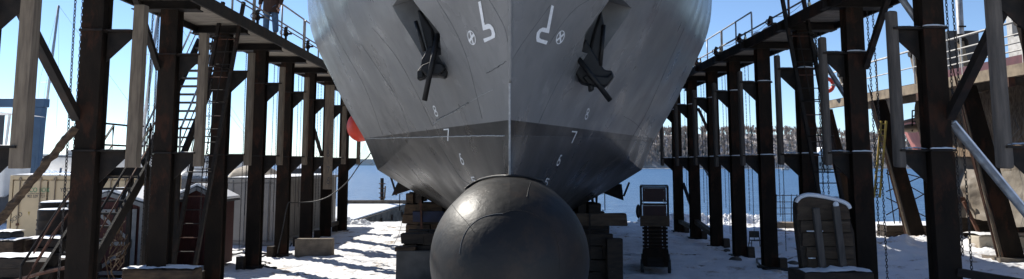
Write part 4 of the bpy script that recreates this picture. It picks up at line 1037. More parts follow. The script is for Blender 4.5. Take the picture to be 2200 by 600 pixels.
# red sheds
def shed(x0_, x1_, Y, d, ze, zr, label, xdoor):
    t = thing('shed', ((x0_+x1_)/2, Y, 0), label, 'shed', 'red sheds behind the left posts')
    n_ = max(4, int((x1_-x0_)/.16)); 
    for k in range(n_):
        a = x0_+(x1_-x0_)*k/n_; MB().box((a+.003, Y, .05), (a+(x1_-x0_)/n_-.004, Y+.03, ze)).build('wall_board', M['barn'], t)
    MB().box((x0_+.01, Y+.031, .05), (x1_-.01, Y+d, ze)).build('wall', M['barn'], t)
    xm = (x0_+x1_)/2
    MB().prism([(x0_, Y-.0, ze), (x1_, Y, ze), (xm, Y, zr)], (0, d, 0)).build('gable', M['barn'], t)
    for xa, xb in ((x0_-.12, xm), (x1_+.12, xm)):
        za = ze-.04
        MB().hexa([(xa, Y-.12, za+.02), (xb, Y-.12, zr+.02), (xa, Y+d+.1, za+.02), (xb, Y+d+.1, zr+.02), (xa, Y-.12, za+.07), (xb, Y-.12, zr+.07), (xa, Y+d+.1, za+.07), (xb, Y+d+.1, zr+.07)]).build('roof', M['darkgrey'], t)
        MB().hexa([(xa, Y-.11, za+.075), (xb, Y-.11, zr+.075), (xa, Y+d+.08, za+.075), (xb, Y+d+.08, zr+.075), (xa, Y-.11, za+.14), (xb, Y-.11, zr+.15), (xa, Y+d+.08, za+.14), (xb, Y+d+.08, zr+.15)]).build('snow_cap', M['snow'], t, bevel=.03)
        MB().bar((xa, Y-.13, za+.0), (xb, Y-.13, zr+.0), .03, .09).build('barge_board', M['trimgrey'], t)
    tr = M['trimgrey']; y_ = Y-.02
    for a in (x0_+.04, x1_-.04): MB().box((a-.05, y_-.012, .05), (a+.05, y_, ze-.02)).build('corner_trim', tr, t)
    if xdoor:
        da, db, zt = xdoor
        MB().box((da, y_-.02, .08), (db, y_-.001, zt)).build('door', M['barn'], t)
        y2 = y_-.022
        for a in (da+.05, db-.05): MB().box((a-.05, y2-.015, .08), (a+.05, y2, zt)).build('door_trim', tr, t)
        for z_ in (.13, zt-.05, zt*.5): MB().box((da+.1, y2-.014, z_-.045), (db-.1, y2-.001, z_+.045)).build('door_trim', tr, t)
        for (xa, za, xb, zb) in ((da+.1, .17, db-.1, zt*.5-.05), (db-.1, zt*.5+.05, da+.1, zt-.1)):
            MB().bar((xa, y2-.022, za), (xb, y2-.022, zb), .012, .08, up=(0, 0, 1)).build('door_brace', tr, t)
        MB().box((db-.2, y2-.05, zt*.5-.1), (db-.08, y2-.016, zt*.5+.1)).build('latch', M['black'], t)
    return t
shed(-10.4, -8.75, 19.2, 3, 1.72, 1.98, 'dark red shed with grey cross braced barn door behind the lower stair', (-9.9, -8.9, 1.62))
shed(-8.9, -7.6, 21.2, .95, 1.72, 2.05, 'dark red shed with thick snow roof behind the caged ladder', None)
# drums and stacked timbers at lower left
def drum(u0, v0, u1, v1, Y, label, mt):
    a = P(u0, v0, Y); b = P(u1, v1, Y); r = (b.x-a.x)/2; cx = (a.x+b.x)/2; t = thing('drum', (cx, Y+r, b.z), label, 'drum')
    prof = [(0.0, r*.97), (.05, r), (.30, r*.985), (.34, r*1.03), (.38, r*.985), (.62, r*.985), (.66, r*1.03), (.70, r*.985), (.95, r), (1, r*.97)]
    m_ = MB(); hgt = a.z-b.z; m_.grid(lambda p, q: (cx+prof[round(q*9)][1]*math.cos(6.2832*p), Y+r+prof[round(q*9)][1]*math.sin(6.2832*p), b.z+hgt*prof[round(q*9)][0]), 28, 9); m_.build('shell', mt, t, smooth=True)
    MB().tube([(cx, Y+r, a.z-.03), (cx, Y+r, a.z-.005)], r*.96, 24).build('lid', mt, t)
    MB().ell((cx, Y+r, a.z-.004), (r*.93, r*.93, .05), 24, 8, jit=.1, flat=0).build('snow_cap', M['snow'], t, smooth=True)
M['drumgrey'] = mat('dark_drum_paint', (.022, .018, .015), (.03, .022, .017), 3, .85, spec=.2, c3=(.07, .035, .022), s3=3, t3=.6)
drum(62, 452, 140, 518, 20.5, 'big dark barrel with snow on its lid in front of the cream container', M['drumgrey'])
drum(68, 436, 134, 458, 20.9, 'smaller rusty barrel piled on the big dark barrel', M['drumgrey'])
def pile(u0, v0, u1, v1, Y, n_, d, label, mt, nm_='timber_pile', cat='timber pile', snow=.05):
    a = P(u0, v0, Y); b = P(u1, v1, Y); t = thing(nm_, ((a.x+b.x)/2, Y, b.z), label, cat); hgt = (a.z-b.z)/n_
    for k in range(n_):
        z = b.z+k*hgt; ya = Y+random.uniform(-.04, .04)
        for dd in (0, d*.5): MB().box((a.x+random.uniform(-.08, .08), ya+dd, z+.004), (b.x+random.uniform(-.08, .08), ya+dd+d*.46, z+hgt-.008), j=.012).build('timber', mt, t, bevel=.012)
    x0_, x1_ = a.x+.03, b.x-.03
    if snow: MB().grid(lambda p, q: (x0_+(x1_-x0_)*p, Y+.01+(d-.04)*q, a.z-.004+snow*(1+.8*fbm(p*5, q*2, Y, 1))*math.sin(math.pi*(.02+.96*p))**.25*math.sin(math.pi*(.04+.92*q))**.3), 26, 6).build('snow_cap', M['snow'], t, smooth=True)
pile(36, 515, 150, 548, 19.6, 2, .9, 'dark timber baulks under the barrels with snow patches', M['darkwood'])
pile(-60, 556, 160, 640, 17.4, 4, 1.0, 'stack of long dark timbers with snow ledges at the lower left corner', M['darkwood'], snow=.06)
pile(-30, 518, 32, 550, 19.0, 1, .8, 'short squared baulk with a snow cap left of the barrels', M['oldwood'], snow=.05)
slab('machinery_box', 48, 563, 112, 640, 16.4, .7, 'plain dark grey box in front of the lower left timber stack', 'box', M['steel'], 0)
slab('tyre_stack', -20, 500, 22, 520, 19.2, .6, 'rounded dark bundle with snow on top at the left edge', 'bundle', M['black'], .04, bev=.08, z0=0.9)
# leaning weathered pole and cable at the left edge
lp_ = MB(); lq = [P(162, 274, 12.3).lerp(P(-80, 572, 12.0), i/44)+V((.012*nz(i*.7, 1), 0, .02*nz(i*.5, 4))) for i in range(45)]
lp_.tube(lq, .058, 9)
for i, v_ in enumerate(lp_.v):
    ax = lq[min(44, i//9)]; v_ -= (ax-v_)*(.30*nz(i*.37, i//9*.8, 2)+.22*math.sin((i % 9)*2.09+(i//9)*.9))
tag(lp_.build('leaning_pole', M['oldwood'], smooth=False), 'rough twisted brown pole leaning down to the lower left from the near left post', 'pole')
tag(MB().tube([P(30, 604, 14.6), P(90, 587, 14.4), P(150, 573, 14.2)], .035, 6).build('brown_bar', M['rust']), 'thin rusty bar sloping up to the near left post at the bottom edge', 'bar')
for i, pts in enumerate(([(150, 418), (110, 478), (72, 545)], [(152, 452), (112, 505), (70, 575)])):
    tag(MB().tube([P(u, v, 13.6+i*.3) for u, v in pts], .014, 7).build('loose_handrail', M['rust'], smooth=True), ['upper thin rusty handrail sloping down left of the near left post', 'lower thin rusty handrail sloping down left of the near left post'][i], 'handrail')
# dead brush tangled at the stair foot
m_ = MB()
for i in range(26):
    u = random.uniform(232, 262); v = random.uniform(500, 600)
    m_.tube([P(u, v, 16.8), P(u+random.uniform(-16, 16), v-random.uniform(10, 40), 16.7), P(u+random.uniform(-24, 24), v-random.uniform(20, 70), 16.6)], .012, 4, cap=False)
stuff(tag(m_.build('dead_brush', M['oldwood']), 'tangle of dead pale stems at the foot of the lower stair', 'dead brush'))
# ---- boats and lift behind
def sailboat(u0, u1, vd, vk, Y, masts, label):
    a = P(u0, vd, Y); b = P(u1, vd, Y); L_ = b.x-a.x; cx = (a.x+b.x)/2; zd = a.z; zk = P(u0, vk, Y).z
    t = thing('sailboat', (cx, Y+1, 0), label, 'sailboat', 'sailboats laid up ashore')
    def f(p, q, sd):
        x = a.x+L_*p; w_ = 1.35*math.sin(math.pi*min(1, .12+.88*p)**.85)**.7*(1-.05*p) if p < .999 else .02
        w_ = max(.02, 1.35*(1-abs(2*p-.95)**2.6 if abs(2*p-.95) < 1 else 0))
        qq = math.sin(q*math.pi/2); return (x+(.35*(1-q) if p < .1 else -.5*q*0), Y+1+sd*w_*qq**.8, zd-(zd-zk)*(1-q)**.8*(.75+.25*math.sin(math.pi*p))+.10*(2*p-1)**2*q)
    m_ = MB(); m_.grid(lambda p, q: f(p, q, -1), 34, 12); m_.grid(lambda p, q: f(p, q, 1), 34, 12); m_.build('hull', M['gel'], t, smooth=True)
    m_ = MB(); m_.grid(lambda p, q: (a.x+L_*p, f(p, 1, -1)[1]*(1-q)+f(p, 1, 1)[1]*q, zd+.10*(2*p-1)**2+.01), 34, 4); m_.build('deck', M['gel'], t)
    m_ = MB(); m_.tube([(a.x+L_*p, f(p, 1, -1)[1]-.01, zd-.10+.10*(2*p-1)**2) for p in [i/24 for i in range(1, 24)]], .03, 5); m_.build('rub_rail', M['darkgrey'], t)
    MB().box((a.x+L_*.28, Y+.4, zd), (a.x+L_*.62, Y+1.6, zd+.32)).build('cabin', M['gel'], t, bevel=.08)
    for k in range(3): MB().box((a.x+L_*(.33+.09*k), Y+.385, zd+.12), (a.x+L_*(.38+.09*k), Y+.395, zd+.22)).build('window', M['darkgrey'], t)
    MB().box((cx-.4, Y+.8, .1), (cx+.8, Y+1.2, zk+.15)).build('keel', M['darkgrey'], t)
    for xx in (a.x+L_*.25, a.x+L_*.7):
        for yy in (Y+.2, Y+1.8): MB().bar((xx, yy, .05), (xx, Y+1+(.5 if yy > Y+1 else -.5), zk+.4), .08, .08).build('stand', M['blue'], t)
    for (ub, vb, ut, vt, r, sp) in masts:
        p0 = P(ub, vb, Y+1); p1 = P(ut, vt, Y+1)
        MB().tube([V((p0.x, Y+1, zd)), p1], r, 8).build('mast', M['alu'], t, smooth=True)
        for f_ in sp:
            c = p0.lerp(p1, f_); MB().tube([c+V((-.55, 0, 0)), c+V((.55, 0, 0))], .02, 5).build('spreader', M['alu'], t)
            for sx in (-1, 1): MB().tube([p1, c+V((sx*.55, 0, 0)), V((c.x+sx*.6, Y+1, zd))], .006, 4).build('shroud', M['wire'], t)
        MB().tube([p1, V((a.x+.1, Y+1, zd+.1))], .007, 4).build('stay', M['wire'], t)
        MB().tube([p1, V((b.x-.1, Y+1, zd+.1))], .007, 4).build('stay', M['wire'], t)
        MB().tube([V((p0.x, Y+1, zd+.95)), V((p0.x-1.6, Y+1, zd+.95))], .05, 8).build('boom', M['alu'], t)
    for k in range(8):
        xx = a.x+L_*(.06+k*.12); MB().tube([(xx, f(.06+k*.12, 1, -1)[1]+.05, zd), (xx, f(.06+k*.12, 1, -1)[1]+.05, zd+.5)], .012, 4).build('stanchion', M['alu'], t)
    return t
sailboat(48, 345, 334, 372, 44, [(88, 316, 126, 12, .07, (.45,))], 'white sailboat on stands with a single tall thin mast at far left')
sailboat(225, 560, 345, 380, 50, [(300, 330, 345, -10, .11, (.3, .62)), (320, 330, 352, 60, .05, (.5,))], 'white sailboat on stands with thick twin masts behind the stair')
def covered(u0, u1, v0, v1, Y, label, mt):
    a = P(u0, v0, Y); b = P(u1, v1, Y); L_ = b.x-a.x; t = thing('covered_boat', ((a.x+b.x)/2, Y, 0), label, 'covered boat', 'covered boats ashore behind the left posts')
    MB().grid(lambda p, q: (a.x+L_*p, Y+3*q, b.z+(a.z-b.z)*math.sin(math.pi*q)**.7*(1-.6*abs(2*p-.8)**2.2 if p > .01 else .1)+.05*fbm(p*6, q*5, 0, 1)), 24, 12).build('cover', mt, t, smooth=True)
    MB().grid(lambda p, q: (a.x+L_*p, Y+.1+1.4*q, .4+(b.z-.35)*(1-q)), 6, 4).build('hull', M['darkgrey'], t)
    for xx in (a.x+L_*.25, a.x+L_*.75): MB().bar((xx, Y+.6, 0), (xx, Y+.3, b.z-.1), .08, .08).build('stand', M['blue'], t)
covered(598, 690, 342, 362, 47, 'snow covered boat under a pale cover glimpsed between the fifth and sixth posts', M['snow'])
covered(488, 590, 355, 382, 46, 'low boat under a tan and white cover glimpsed above the grey container', M['tan'])
covered(380, 470, 355, 385, 45, 'boat under a pale blue cover glimpsed above the snowy shed', M['plastic'])
# blue boat lift
bl = thing('boat_lift', (-22, 40, 0), 'large blue travelling boat lift frame at the far left edge', 'boat lift')
a = P(-160, 216, 40); b = P(94, 232, 40)
MB().box((a.x, 40, b.z+.05), (b.x, 40.5, b.z+.48)).build('top_beam', M['blue'], bl, bevel=.02)
c = P(62, 235, 40); d = P(90, 235, 40)
e0 = P(60, 330, 40).x; e1 = P(88, 330, 40).x; g_ = .05
MB().hexa([(e0-.35, 40.02, 0), (e1-.2, 40.02, 0), (e0-.35, 40.45, 0), (e1-.2, 40.45, 0), (c.x, 40.02, b.z+.04), (d.x, 40.02, b.z+.04), (c.x, 40.45, b.z+.04), (d.x, 40.45, b.z+.04)]).build('leg', M['blue'], bl, bevel=.02)
MB().box((a.x, 40.0, 2.45), (P(74, 360, 40).x, 40.4, 3.05)).build('lower_beam', M['blue'], bl, bevel=.02)
MB().box((a.x+.1, 40.1, 0), (a.x+.8, 40.4, b.z+.04)).build('leg', M['blue'], bl)
# white wheelhouse at the far left
wh = thing('motor_boat', (-24.5, 37, 0), 'white motor boat wheelhouse with curved roof at the far left edge', 'motor boat')
a = P(-60, 245, 36); b = P(25, 320, 36)
MB().box((a.x, 36, 1.2), (b.x-.25, 38, 2.9)).build('cabin', M['gel'], wh, bevel=.08)
MB().grid(lambda p, q: (a.x+(b.x+.2-a.x)*p, 35.8+2.4*q, a.z-.15+.25*math.sin(math.pi*(.25+.6*p))), 12, 4).build('roof', M['gel'], wh, smooth=True)
for f_ in (.1, .5, .82): MB().bar((a.x+(b.x-a.x)*f_, 36.05, 2.85), (a.x+(b.x-a.x)*(f_+.06), 36.05, a.z-.1+.1), .08, .08).build('window_post', M['gel'], wh)
MB().box((a.x, 36.3, .3), (b.x+.4, 38.4, 1.3)).build('hull', M['darkgrey'], wh, bevel=.1)
MB().box((a.x+.1, 36.02, 2.95), (b.x-.45, 36.06, a.z-.05)).build('windscreen', M['darkgrey'], wh)
# dark pickup like mass left of the container: parked van
# floating ramp on the water
rp = thing('floating_ramp', (-7.2, 41, -1.2), 'low grey concrete float with snowy deck lying on the water beyond the left posts', 'float')
m_ = MB(); x0_, x1_ = P(762, 470, 40).x, P(850, 440, 42).x
pa = [G(762, 466, -.35), G(848, 436, .12)]
m_.hexa([(pa[0].x-3.0, 38.3, -1.5), (pa[0].x+.2, 38.3, -1.5), (x1_-3.5, 46, -1.5), (x1_+.1, 46, -1.5), (pa[0].x-3.0, 38.3, -.45), (pa[0].x+.2, 38.3, -.45), (x1_-3.5, 46, .35), (x1_+.1, 46, .35)]); m_.build('hull', M['concrete'], rp)
m_ = MB(); m_.hexa([(pa[0].x-2.9, 38.4, -.44), (pa[0].x+.05, 38.4, -.44), (x1_-3.4, 45.8, .36), (x1_-.1, 45.8, .36), (pa[0].x-2.9, 38.4, -.38), (pa[0].x+.05, 38.4, -.38), (x1_-3.4, 45.8, .42), (x1_-.1, 45.8, .42)]); m_.build('snow_cap', M['snow'], rp)
for k in range(7):
    f_ = (k+.5)/7; xx = pa[0].x+.2+(x1_+.1-pa[0].x-.2)*f_; yy = 38.3+7.7*f_; MB().box((xx-.0, yy-.15, -.9+.65*f_), (xx+.05, yy+.15, -.65+.7*f_)).build('fender_stub', M['darkwood'], rp)
MB().bar((x1_-3.4, 46.1, .5), (x1_+.1, 46.1, .5), .25, .22).build('kerb', M['concrete'], rp)
pl_ = thing('mooring_pile', tuple(P(821, 470, 45.5)), 'dark steel pile with rope standing beside the floating ramp', 'pile')
MB().tube([V((P(821, 440, 46.4).x, 46.4, -1.5)), V((P(821, 380, 46.4).x, 46.4, P(821, 383, 46.4).z))], .10, 10).build('pile', M['steel2'], pl_)
MB().tube([P(828, 400, 46.2), P(826, 425, 46.2), P(815, 448, 46.1)], .05, 6).build('rope', M['timber'], pl_)
for k in range(4): MB().tube([P(814, 395+k*10, 46.25), P(828, 395+k*10, 46.25)], .03, 5).build('rung', M['rust'], pl_)
# ================================================================== right side
# plank bulkhead leaning by the right posts
def bulkhead():
    Y = 14.85; t = thing('plank_bulkhead', (P(1795, 560, Y).x, Y, 0), 'thick bulkhead of wide old planks with snowy curved top beside the right posts', 'plank bulkhead')
    rows = [(438, 474, 1716, 1829), (474, 500, 1720, 1828), (500, 530, 1724, 1834), (530, 557, 1733, 1836), (557, 586, 1736, 1838)]
    outl = [P(u, v, Y+.16) for u, v in ((1711, 440), (1714, 428), (1722, 421), (1740, 419), (1775, 424), (1805, 432), (1822, 441), (1826, 470), (1836, 500), (1842, 590), (1726, 590), (1712, 480))]
    MB().prism(outl, (0, .22, 0)).build('backing_plate', M['darkwood'], t, bevel=.02)
    for i, (va, vb, ua, ub) in enumerate(rows):
        m_ = MB(); off = Y+.12-.012*(i % 2)
        if i == 0: pts = [(1713, 474), (1714, 436), (1722, 428), (1742, 425), (1775, 430), (1806, 438), (1823, 447), (1828, 471)]
        else: pts = [(ua, vb-.8), (ua+1, va+.8), (ub-2, va+.8), (ub, vb-.8)]
        m_.prism([P(u, v, off) for u, v in pts], (0, .14, 0)).build('plank', M['plank'], t, bevel=.012)
    for ua, va, ub, vb, w_ in ((1752, 447, 1769, 590, .085), (1795, 443, 1813, 590, .085)):
        MB().bar(P(ua, va, Y+.04), P(ub, vb, Y+.04), .12, .10, up=(0, 1, 0)).build('batten', M['timberR'], t, bevel=.012)
    a = P(1796, 440, Y+.04); MB().ell(a, (.055, .05, .06), 10, 8).build('snow_cap', M['snow'], t, smooth=True)
    top = [(1712, 434), (1716, 426), (1726, 420), (1742, 418), (1775, 423), (1805, 431), (1820, 438), (1825, 446)]
    tt = spl(top, 5); MB().tube([P(u, v+2, Y+.26) for u, v in tt], .05, 8).build('snow_cap', M['snow'], t, smooth=True)
    MB().tube([P(u, v+1.5, Y+.16) for u, v in tt], .035, 8).build('snow_cap', M['snow'], t, smooth=True)
    for (ua, va, ub) in ((1733, 497, 1768), (1737, 555, 1752)):
        MB().tube([P(ua, va, Y+.10), P(ub, va, Y+.10)], .012, 6).build('snow_cap', M['snow'], t, smooth=True)
    # base beam and its snow
    a = P(1726, 587, Y-.3); b = P(1876, 600, Y-.3)
    MB().box((a.x, Y-.35, 0), (b.x, Y+.5, a.z), j=.015).build('base_beam', M['darkwood'], t, bevel=.03)
    x0_, x1_ = a.x+.03, b.x-.02
    MB().grid(lambda p, q: (x0_+(x1_-x0_)*p, Y-.33+.45*q, a.z+.003+(.05+.05*p)*(1+.8*fbm(p*5, q*2, 0, 1))*math.sin(math.pi*(.02+.96*p))**.3*math.sin(math.pi*(.04+.92*q))**.4), 30, 8).build('snow_cap', M['snow'], t, smooth=True)
bulkhead()
# timber beam and snow at the lower right
bb_ = thing('ground_beam', (8.8, 12.2, 0), 'dark steel beam along the ground at the lower right corner', 'beam')
MB().bar(P(2058, 585, 12.4), P(2240, 616, 11.8), .10, .12).build('beam', M['steel2'], bb_)
# neighbouring dock: walkway on leaning legs
def neighbour():
    X = 13.0; t = thing('pier_walkway', (X, 26, 5), 'tan and maroon pier walkway with white pipe rails on leaning legs at the right', 'pier walkway')
    ya, yb = 15.5, 33.0; z = 5.28
    MB().box((X-.05, ya, z-.35), (X+.12, yb, z-.05)).build('edge_beam', M['tan'], t)
    MB().box((X+.12, ya, z-.10), (X+1.8, yb, z-.0)).build('deck', M['plank'], t)
    MB().box((X-.02, ya, z-.045), (X+.06, yb-8, z+.17)).build('kick_board', M['maroon'], t)
    MB().box((X+1.7, ya, z-.35), (X+1.85, yb, z-.11)).build('edge_beam', M['tan'], t)
    y = ya+.5
    while y < yb-8:
        MB().box((X-.07, y, z-.6), (X+.10, y+.3, z-.36)).build('hanger_block', M['rust'] if random.random() < .4 else M['tan'], t); y += 2.2
    for zz, r in ((1.05, .035), (.72, .022), (.50, .022), (.30, .022)):
        if zz > .9 or zz in (.50,): yy0, yy1 = ya, yb
        else: yy0, yy1 = ya, 24.5
        MB().tube([(X, yy0, z+zz), (X, yy1, z+zz)], r, 7).build('pipe_rail', M['white'], t, smooth=True)
    y = ya+.3
    while y < yb: MB().tube([(X, y, z-.05), (X, y, z+1.05)], .025, 6).build('rail_post', M['white'], t); y += 1.35 if y < 25 else 2.6
    # legs leaning outwards towards their feet
    for i, (xt, yt, xb, yb_, w_) in enumerate(((13.05, 28.0, 13.95, 27.6, .5), (13.05, 22.6, 13.9, 22.4, .55), (13.05, 17.3, 13.9, 17.1, .5), (13.05, 32.6, 13.9, 32.4, .45))):
        MB().hexa([(xb-w_/2, yb_-.2, .1), (xb+w_/2, yb_-.2, .1), (xb-w_/2, yb_+.2, .1), (xb+w_/2, yb_+.2, .1), (xt-w_*.42, yt-.2, z-.36), (xt+w_*.42, yt-.2, z-.36), (xt-w_*.42, yt+.2, z-.36), (xt+w_*.42, yt+.2, z-.36)]).build('leg', M['steel'], t)
        q0 = V((xb-w_/2-.07, yb_-.1, .1)); q1 = V((xt-w_*.42-.08, yt-.1, z-.1))
        MB().tube([q0, q1], .028, 6).build('conduit', M['tan'], t); MB().tube([q0+V((-.08, 0, 0)), q1+V((-.06, 0, .3))], .02, 6).build('conduit', M['rust'], t)
        MB().box((xb-w_, yb_-.4, -.1), (xb+w_, yb_+.4, .12), j=.02).build('foot', M['concrete'], t)
    return t
nb = neighbour()
# lamp like posts with pulleys beside the walkway
for i, (u, vt, vb, Y) in enumerate(((1960, 118, 200, 27.5), (2062, 85, 250, 23.2), (2192, 48, 120, 18.8), (1806, 162, 200, 32.6))):
    t = thing('pulley_post', tuple(P(u, vb, Y)), ['grey post with pulley head at the walkway between the two near right posts', 'tall rusty post with pulley head just right of the nearest full right post', 'short post with pulley head at the right frame edge', 'small post with pulley head left of the third right post'][i], 'pulley post', 'posts with pulley heads on the pier walkway')
    a = P(u, vt, Y); b = P(u+6+ (vb-vt)*.16, vb, Y)
    MB().bar(b, a, .13, .16).build('post', M['tan'] if i != 2 else M['steel'], t, )
    MB().tube([a+V((-.10, 0, .04)), a+V((.10, 0, .04))], .13, 12).build('sheave', M['steel2'], t)
    MB().ell(a+V((.16, 0, -.12)), (.09, .09, .16), 10, 8).build('block', M['steel2'], t, smooth=True)
    for dx in (.08, .14): MB().tube([a+V((dx, -.03, -.1)), V((b.x+dx+.3, Y-.05, max(.3, b.z-3.0)))], .010, 4).build('cable', M['wire'], t)
# moored vessel on the neighbouring slip
def vessel():
    t = thing('fishing_vessel', (17, 24, 0), 'laid up vessel with faded red hull and tarpaulin sheets behind the right pier walkway', 'vessel')
    X = 15.0
    def side(p, q):
        # p along from bow (far) to stern (near), q from keel to gunwale
        yb = 34-2.6*(1-q); y = yb+(8-yb)*p
        fl = min(1, p*5); x = 17.0-(17.0-X)*fl**.6*(.55+.45*q) 
        z = .9+ (4.35-.9)*q - .9*(0) 
        return (x, y, z if q > 0 else z)
    m_ = MB(); m_.grid(side, 46, 12); m_.grid(lambda p, q: (34.0-side(p, q)[0], side(p, q)[1], side(p, q)[2]), 46, 12); 
    o = m_.build('hull', M['vhull'], t, smooth=True)
    m_ = MB(); m_.grid(lambda p, q: (side(p, 1)[0]*(1-q)+(34.0-side(p, 1)[0])*q, side(p, 1)[1], 4.33), 46, 3); m_.build('deck', M['plank'], t)
    MB().tube([side(p/30, 1) for p in range(31)], .07, 6).build('gunwale', M['rust'], t)
    MB().box((15.5, 19.5, 4.4), (18.5, 24.4, 8.6)).build('wheelhouse', M['white'], t, bevel=.06)
    for k in range(4): MB().box((15.47, 19.8+k*1.15, 6.6), (15.495, 20.6+k*1.15, 7.3)).build('window', M['darkgrey'], t)
    MB().box((15.4, 19.4, 8.61), (18.6, 24.6, 8.7)).build('roof', M['white'], t)
    # dark winch house and mast
    a = P(2041, 130, 27); b = P(2107, 130, 27)
    MB().box((a.x, 27, 4.5), (b.x, 29, P(2060, 66, 27).z), j=.0).build('winch_house', M['darkgrey'], t, bevel=.02)
    MB().tube([P(2077, 250, 26.5), P(2066, 110, 26.5), P(2058, -40, 26.5)], .11, 10).build('mast', M['rail'], t, smooth=True)
    MB().tube([P(2060, 57, 26.4), P(2075, 57, 26.4)], .03, 6).build('mast_band', M['steel2'], t)
    # bow fittings glimpsed between the posts
    MB().tube([P(1910, 268, 29), P(1907, 215, 29), P(1912, 196, 29)], .10, 10).build('davit', M['white'], t, smooth=True)
    MB().tube([P(1917, 278, 29), P(1919, 205, 29)], .08, 10).build('davit', M['white'], t, smooth=True)
    fr = [(1960, 238), (1960, 283)], [(1976, 236), (1978, 283)], [(1960, 238), (1976, 236)], [(1960, 250), (1977, 249)], [(1960, 262), (1977, 261)]
    for p_ in fr: MB().tube([P(u, v, 28.6) for u, v in p_], .025, 5).build('bow_rail', M['steel2'], t)
    MB().ell(P(1958, 276, 28.9), (.35, .4, .16), 12, 8).build('winch_cover', M['tan'], t, smooth=True)
    MB().ell(P(1975, 262, 28.8), (.16, .2, .22), 12, 8, jit=.3).build('winch_drum', M['tan'], t, smooth=True)
    # crumpled tarpaulin sheets hung over the side
    def tarp(y0_, y1_, z0_, z1_, x_, sd, n1, n2, amp, mt, nm_):
        def f(p, q):
            y = y0_+(y1_-y0_)*p; z = z0_+(z1_-z0_)*q
            return (x_+amp*fbm(y*.7, z*.6, sd, .9)+amp*.5*abs(fbm(y, z*.4, sd+4, 2.2))+(.25 if False else 0)*q, y, z+.06*fbm(y, 0, sd, 1.2)*(1 if q in (0, 1) else 0))
        return MB().grid(f, n1, n2).build(nm_, mt, t, smooth=True)
    tarp(27.3, 14, .95, 3.05, 14.72, 3, 110, 40, .34, M['tarp'], 'tarpaulin')
    tarp(28.4, 14, 2.9, 4.92, 14.60, 8, 110, 40, .22, M['bark'], 'netting')
    tarp(24.2, 12, .9, 2.5, 14.45, 12, 80, 30, .15, M['tarp2'], 'tarpaulin')
    m_ = MB()
    for k in range(26):
        y = random.uniform(16, 25.5); z = random.uniform(2.9, 4.4)
        m_.tube([(14.3, y, z), (14.3, y+random.uniform(-.2, .2), z-.3), (14.32, y+random.uniform(-.6, .6), z-random.uniform(.4, .9))], .008, 4, cap=False)
    stuff(m_.build('rope_ends', M['trimgrey'], t))
def vh():
    m = mat('vessel_hull_paint', (.44, .17, .14), (.32, .11, .10), 1.6, .6, c3=(.14, .06, .05), s3=2, t3=.6); tt = m.node_tree; n = tt.nodes; L = tt.links; b = n['Principled BSDF']
    src = b.inputs['Base Color'].links[0].from_socket; tc = n.new('ShaderNodeTexCoord'); sp = n.new('ShaderNodeSeparateXYZ'); L.new(tc.outputs['Object'], sp.inputs[0])
    lt = n.new('ShaderNodeMath'); lt.operation = 'LESS_THAN'; lt.inputs[1].default_value = 2.6; L.new(sp.outputs['Z'], lt.inputs[0])
    mx = n.new('ShaderNodeMix'); mx.data_type = 'RGBA'; L.new(lt.outputs[0], mx.inputs['Factor']); L.new(src, mx.inputs['A']); mx.inputs['B'].default_value = (.55, .45, .38, 1); L.new(mx.outputs['Result'], b.inputs['Base Color']); return m
M['vhull'] = vh(); M['tarp2'] = mat('pale_tarpaulin', (.27, .235, .19), (.18, .155, .125), 1.4, .5, .03, 4)
vessel()
# ledge and cradle struts under the vessel
lg = thing('slip_ledge', (16, 25, 0), 'rust streaked concrete ledge with snow under the laid up vessel at right', 'ledge')
MB().box((14.1, 24.2, -.1), (30, 24.8, .52), j=.01).build('kerb', mat('stained_concrete', (.50, .46, .38), (.36, .31, .25), 2.5, .85, .01, 20, c3=(.30, .13, .05), s3=1.6, t3=.58), lg, bevel=.03)
MB().grid(lambda p, q: (14.1+15.8*p, 24.15+.9*q, .53+.06*(1+fbm(p*30, q*2, 0, 1))*math.sin(math.pi*(.05+.9*q))**.3), 80, 6).build('snow_cap', M['snow'], lg, smooth=True)
for k in range(8):
    x = 14.6+k*.62; MB().bar((x+.5, 25.6, .1), (x-.1, 25.6, 1.5), .09, .09).build('cradle_strut', M['rust'], lg)
MB().box((14.2, 25.9, 1.45), (22, 26.1, 1.62)).build('cradle_beam', M['rust'], lg)
MB().box((14.2, 26.5, .1), (24, 26.7, 1.5)).build('cradle_wall', M['darkwood'], lg)
pile(1905, 485, 2000, 512, 29.0, 2, .8, 'low dark timbers with snow patches behind the leaning pier leg', M['darkwood'], snow=.03)
# yellow ladder
yl = thing('yellow_ladder', tuple(P(1890, 420, 24.5)), 'yellow fibreglass ladder leaning beside the third right post', 'ladder')
a0, a1, b0, b1 = P(1878, 425, 24.3), P(1893, 260, 24.3), P(1890, 425, 24.2), P(1904, 260, 24.2)
for p, q in ((a0, a1), (b0, b1)): MB().bar(p, q, .06, .035).build('ladder_rail', M['yellow'], yl)
for k in range(13): MB().bar(a0.lerp(a1, (k+.5)/13), b0.lerp(b1, (k+.5)/13), .03, .03).build('rung', M['yellow'], yl)
# thin scaffold bracing beyond
sc_ = thing('scaffold', (15.3, 31, 0), 'thin dark scaffold bracing standing on the quay before the water at right', 'scaffold')
for (ua, va, ub, vb) in ((1904, 372, 1998, 425), (1904, 425, 1998, 470), (1998, 372, 1904, 412), (1998, 410, 1904, 462), (1925, 368, 1995, 352+34), (1906, 365, 1922, 482), (1926, 365, 1934, 482), (1990, 365, 1996, 482)):
    MB().tube([P(ua, va, 31), P(ub, vb, 31.1)], .022, 5).build('scaffold_tube', M['steel2'], sc_)
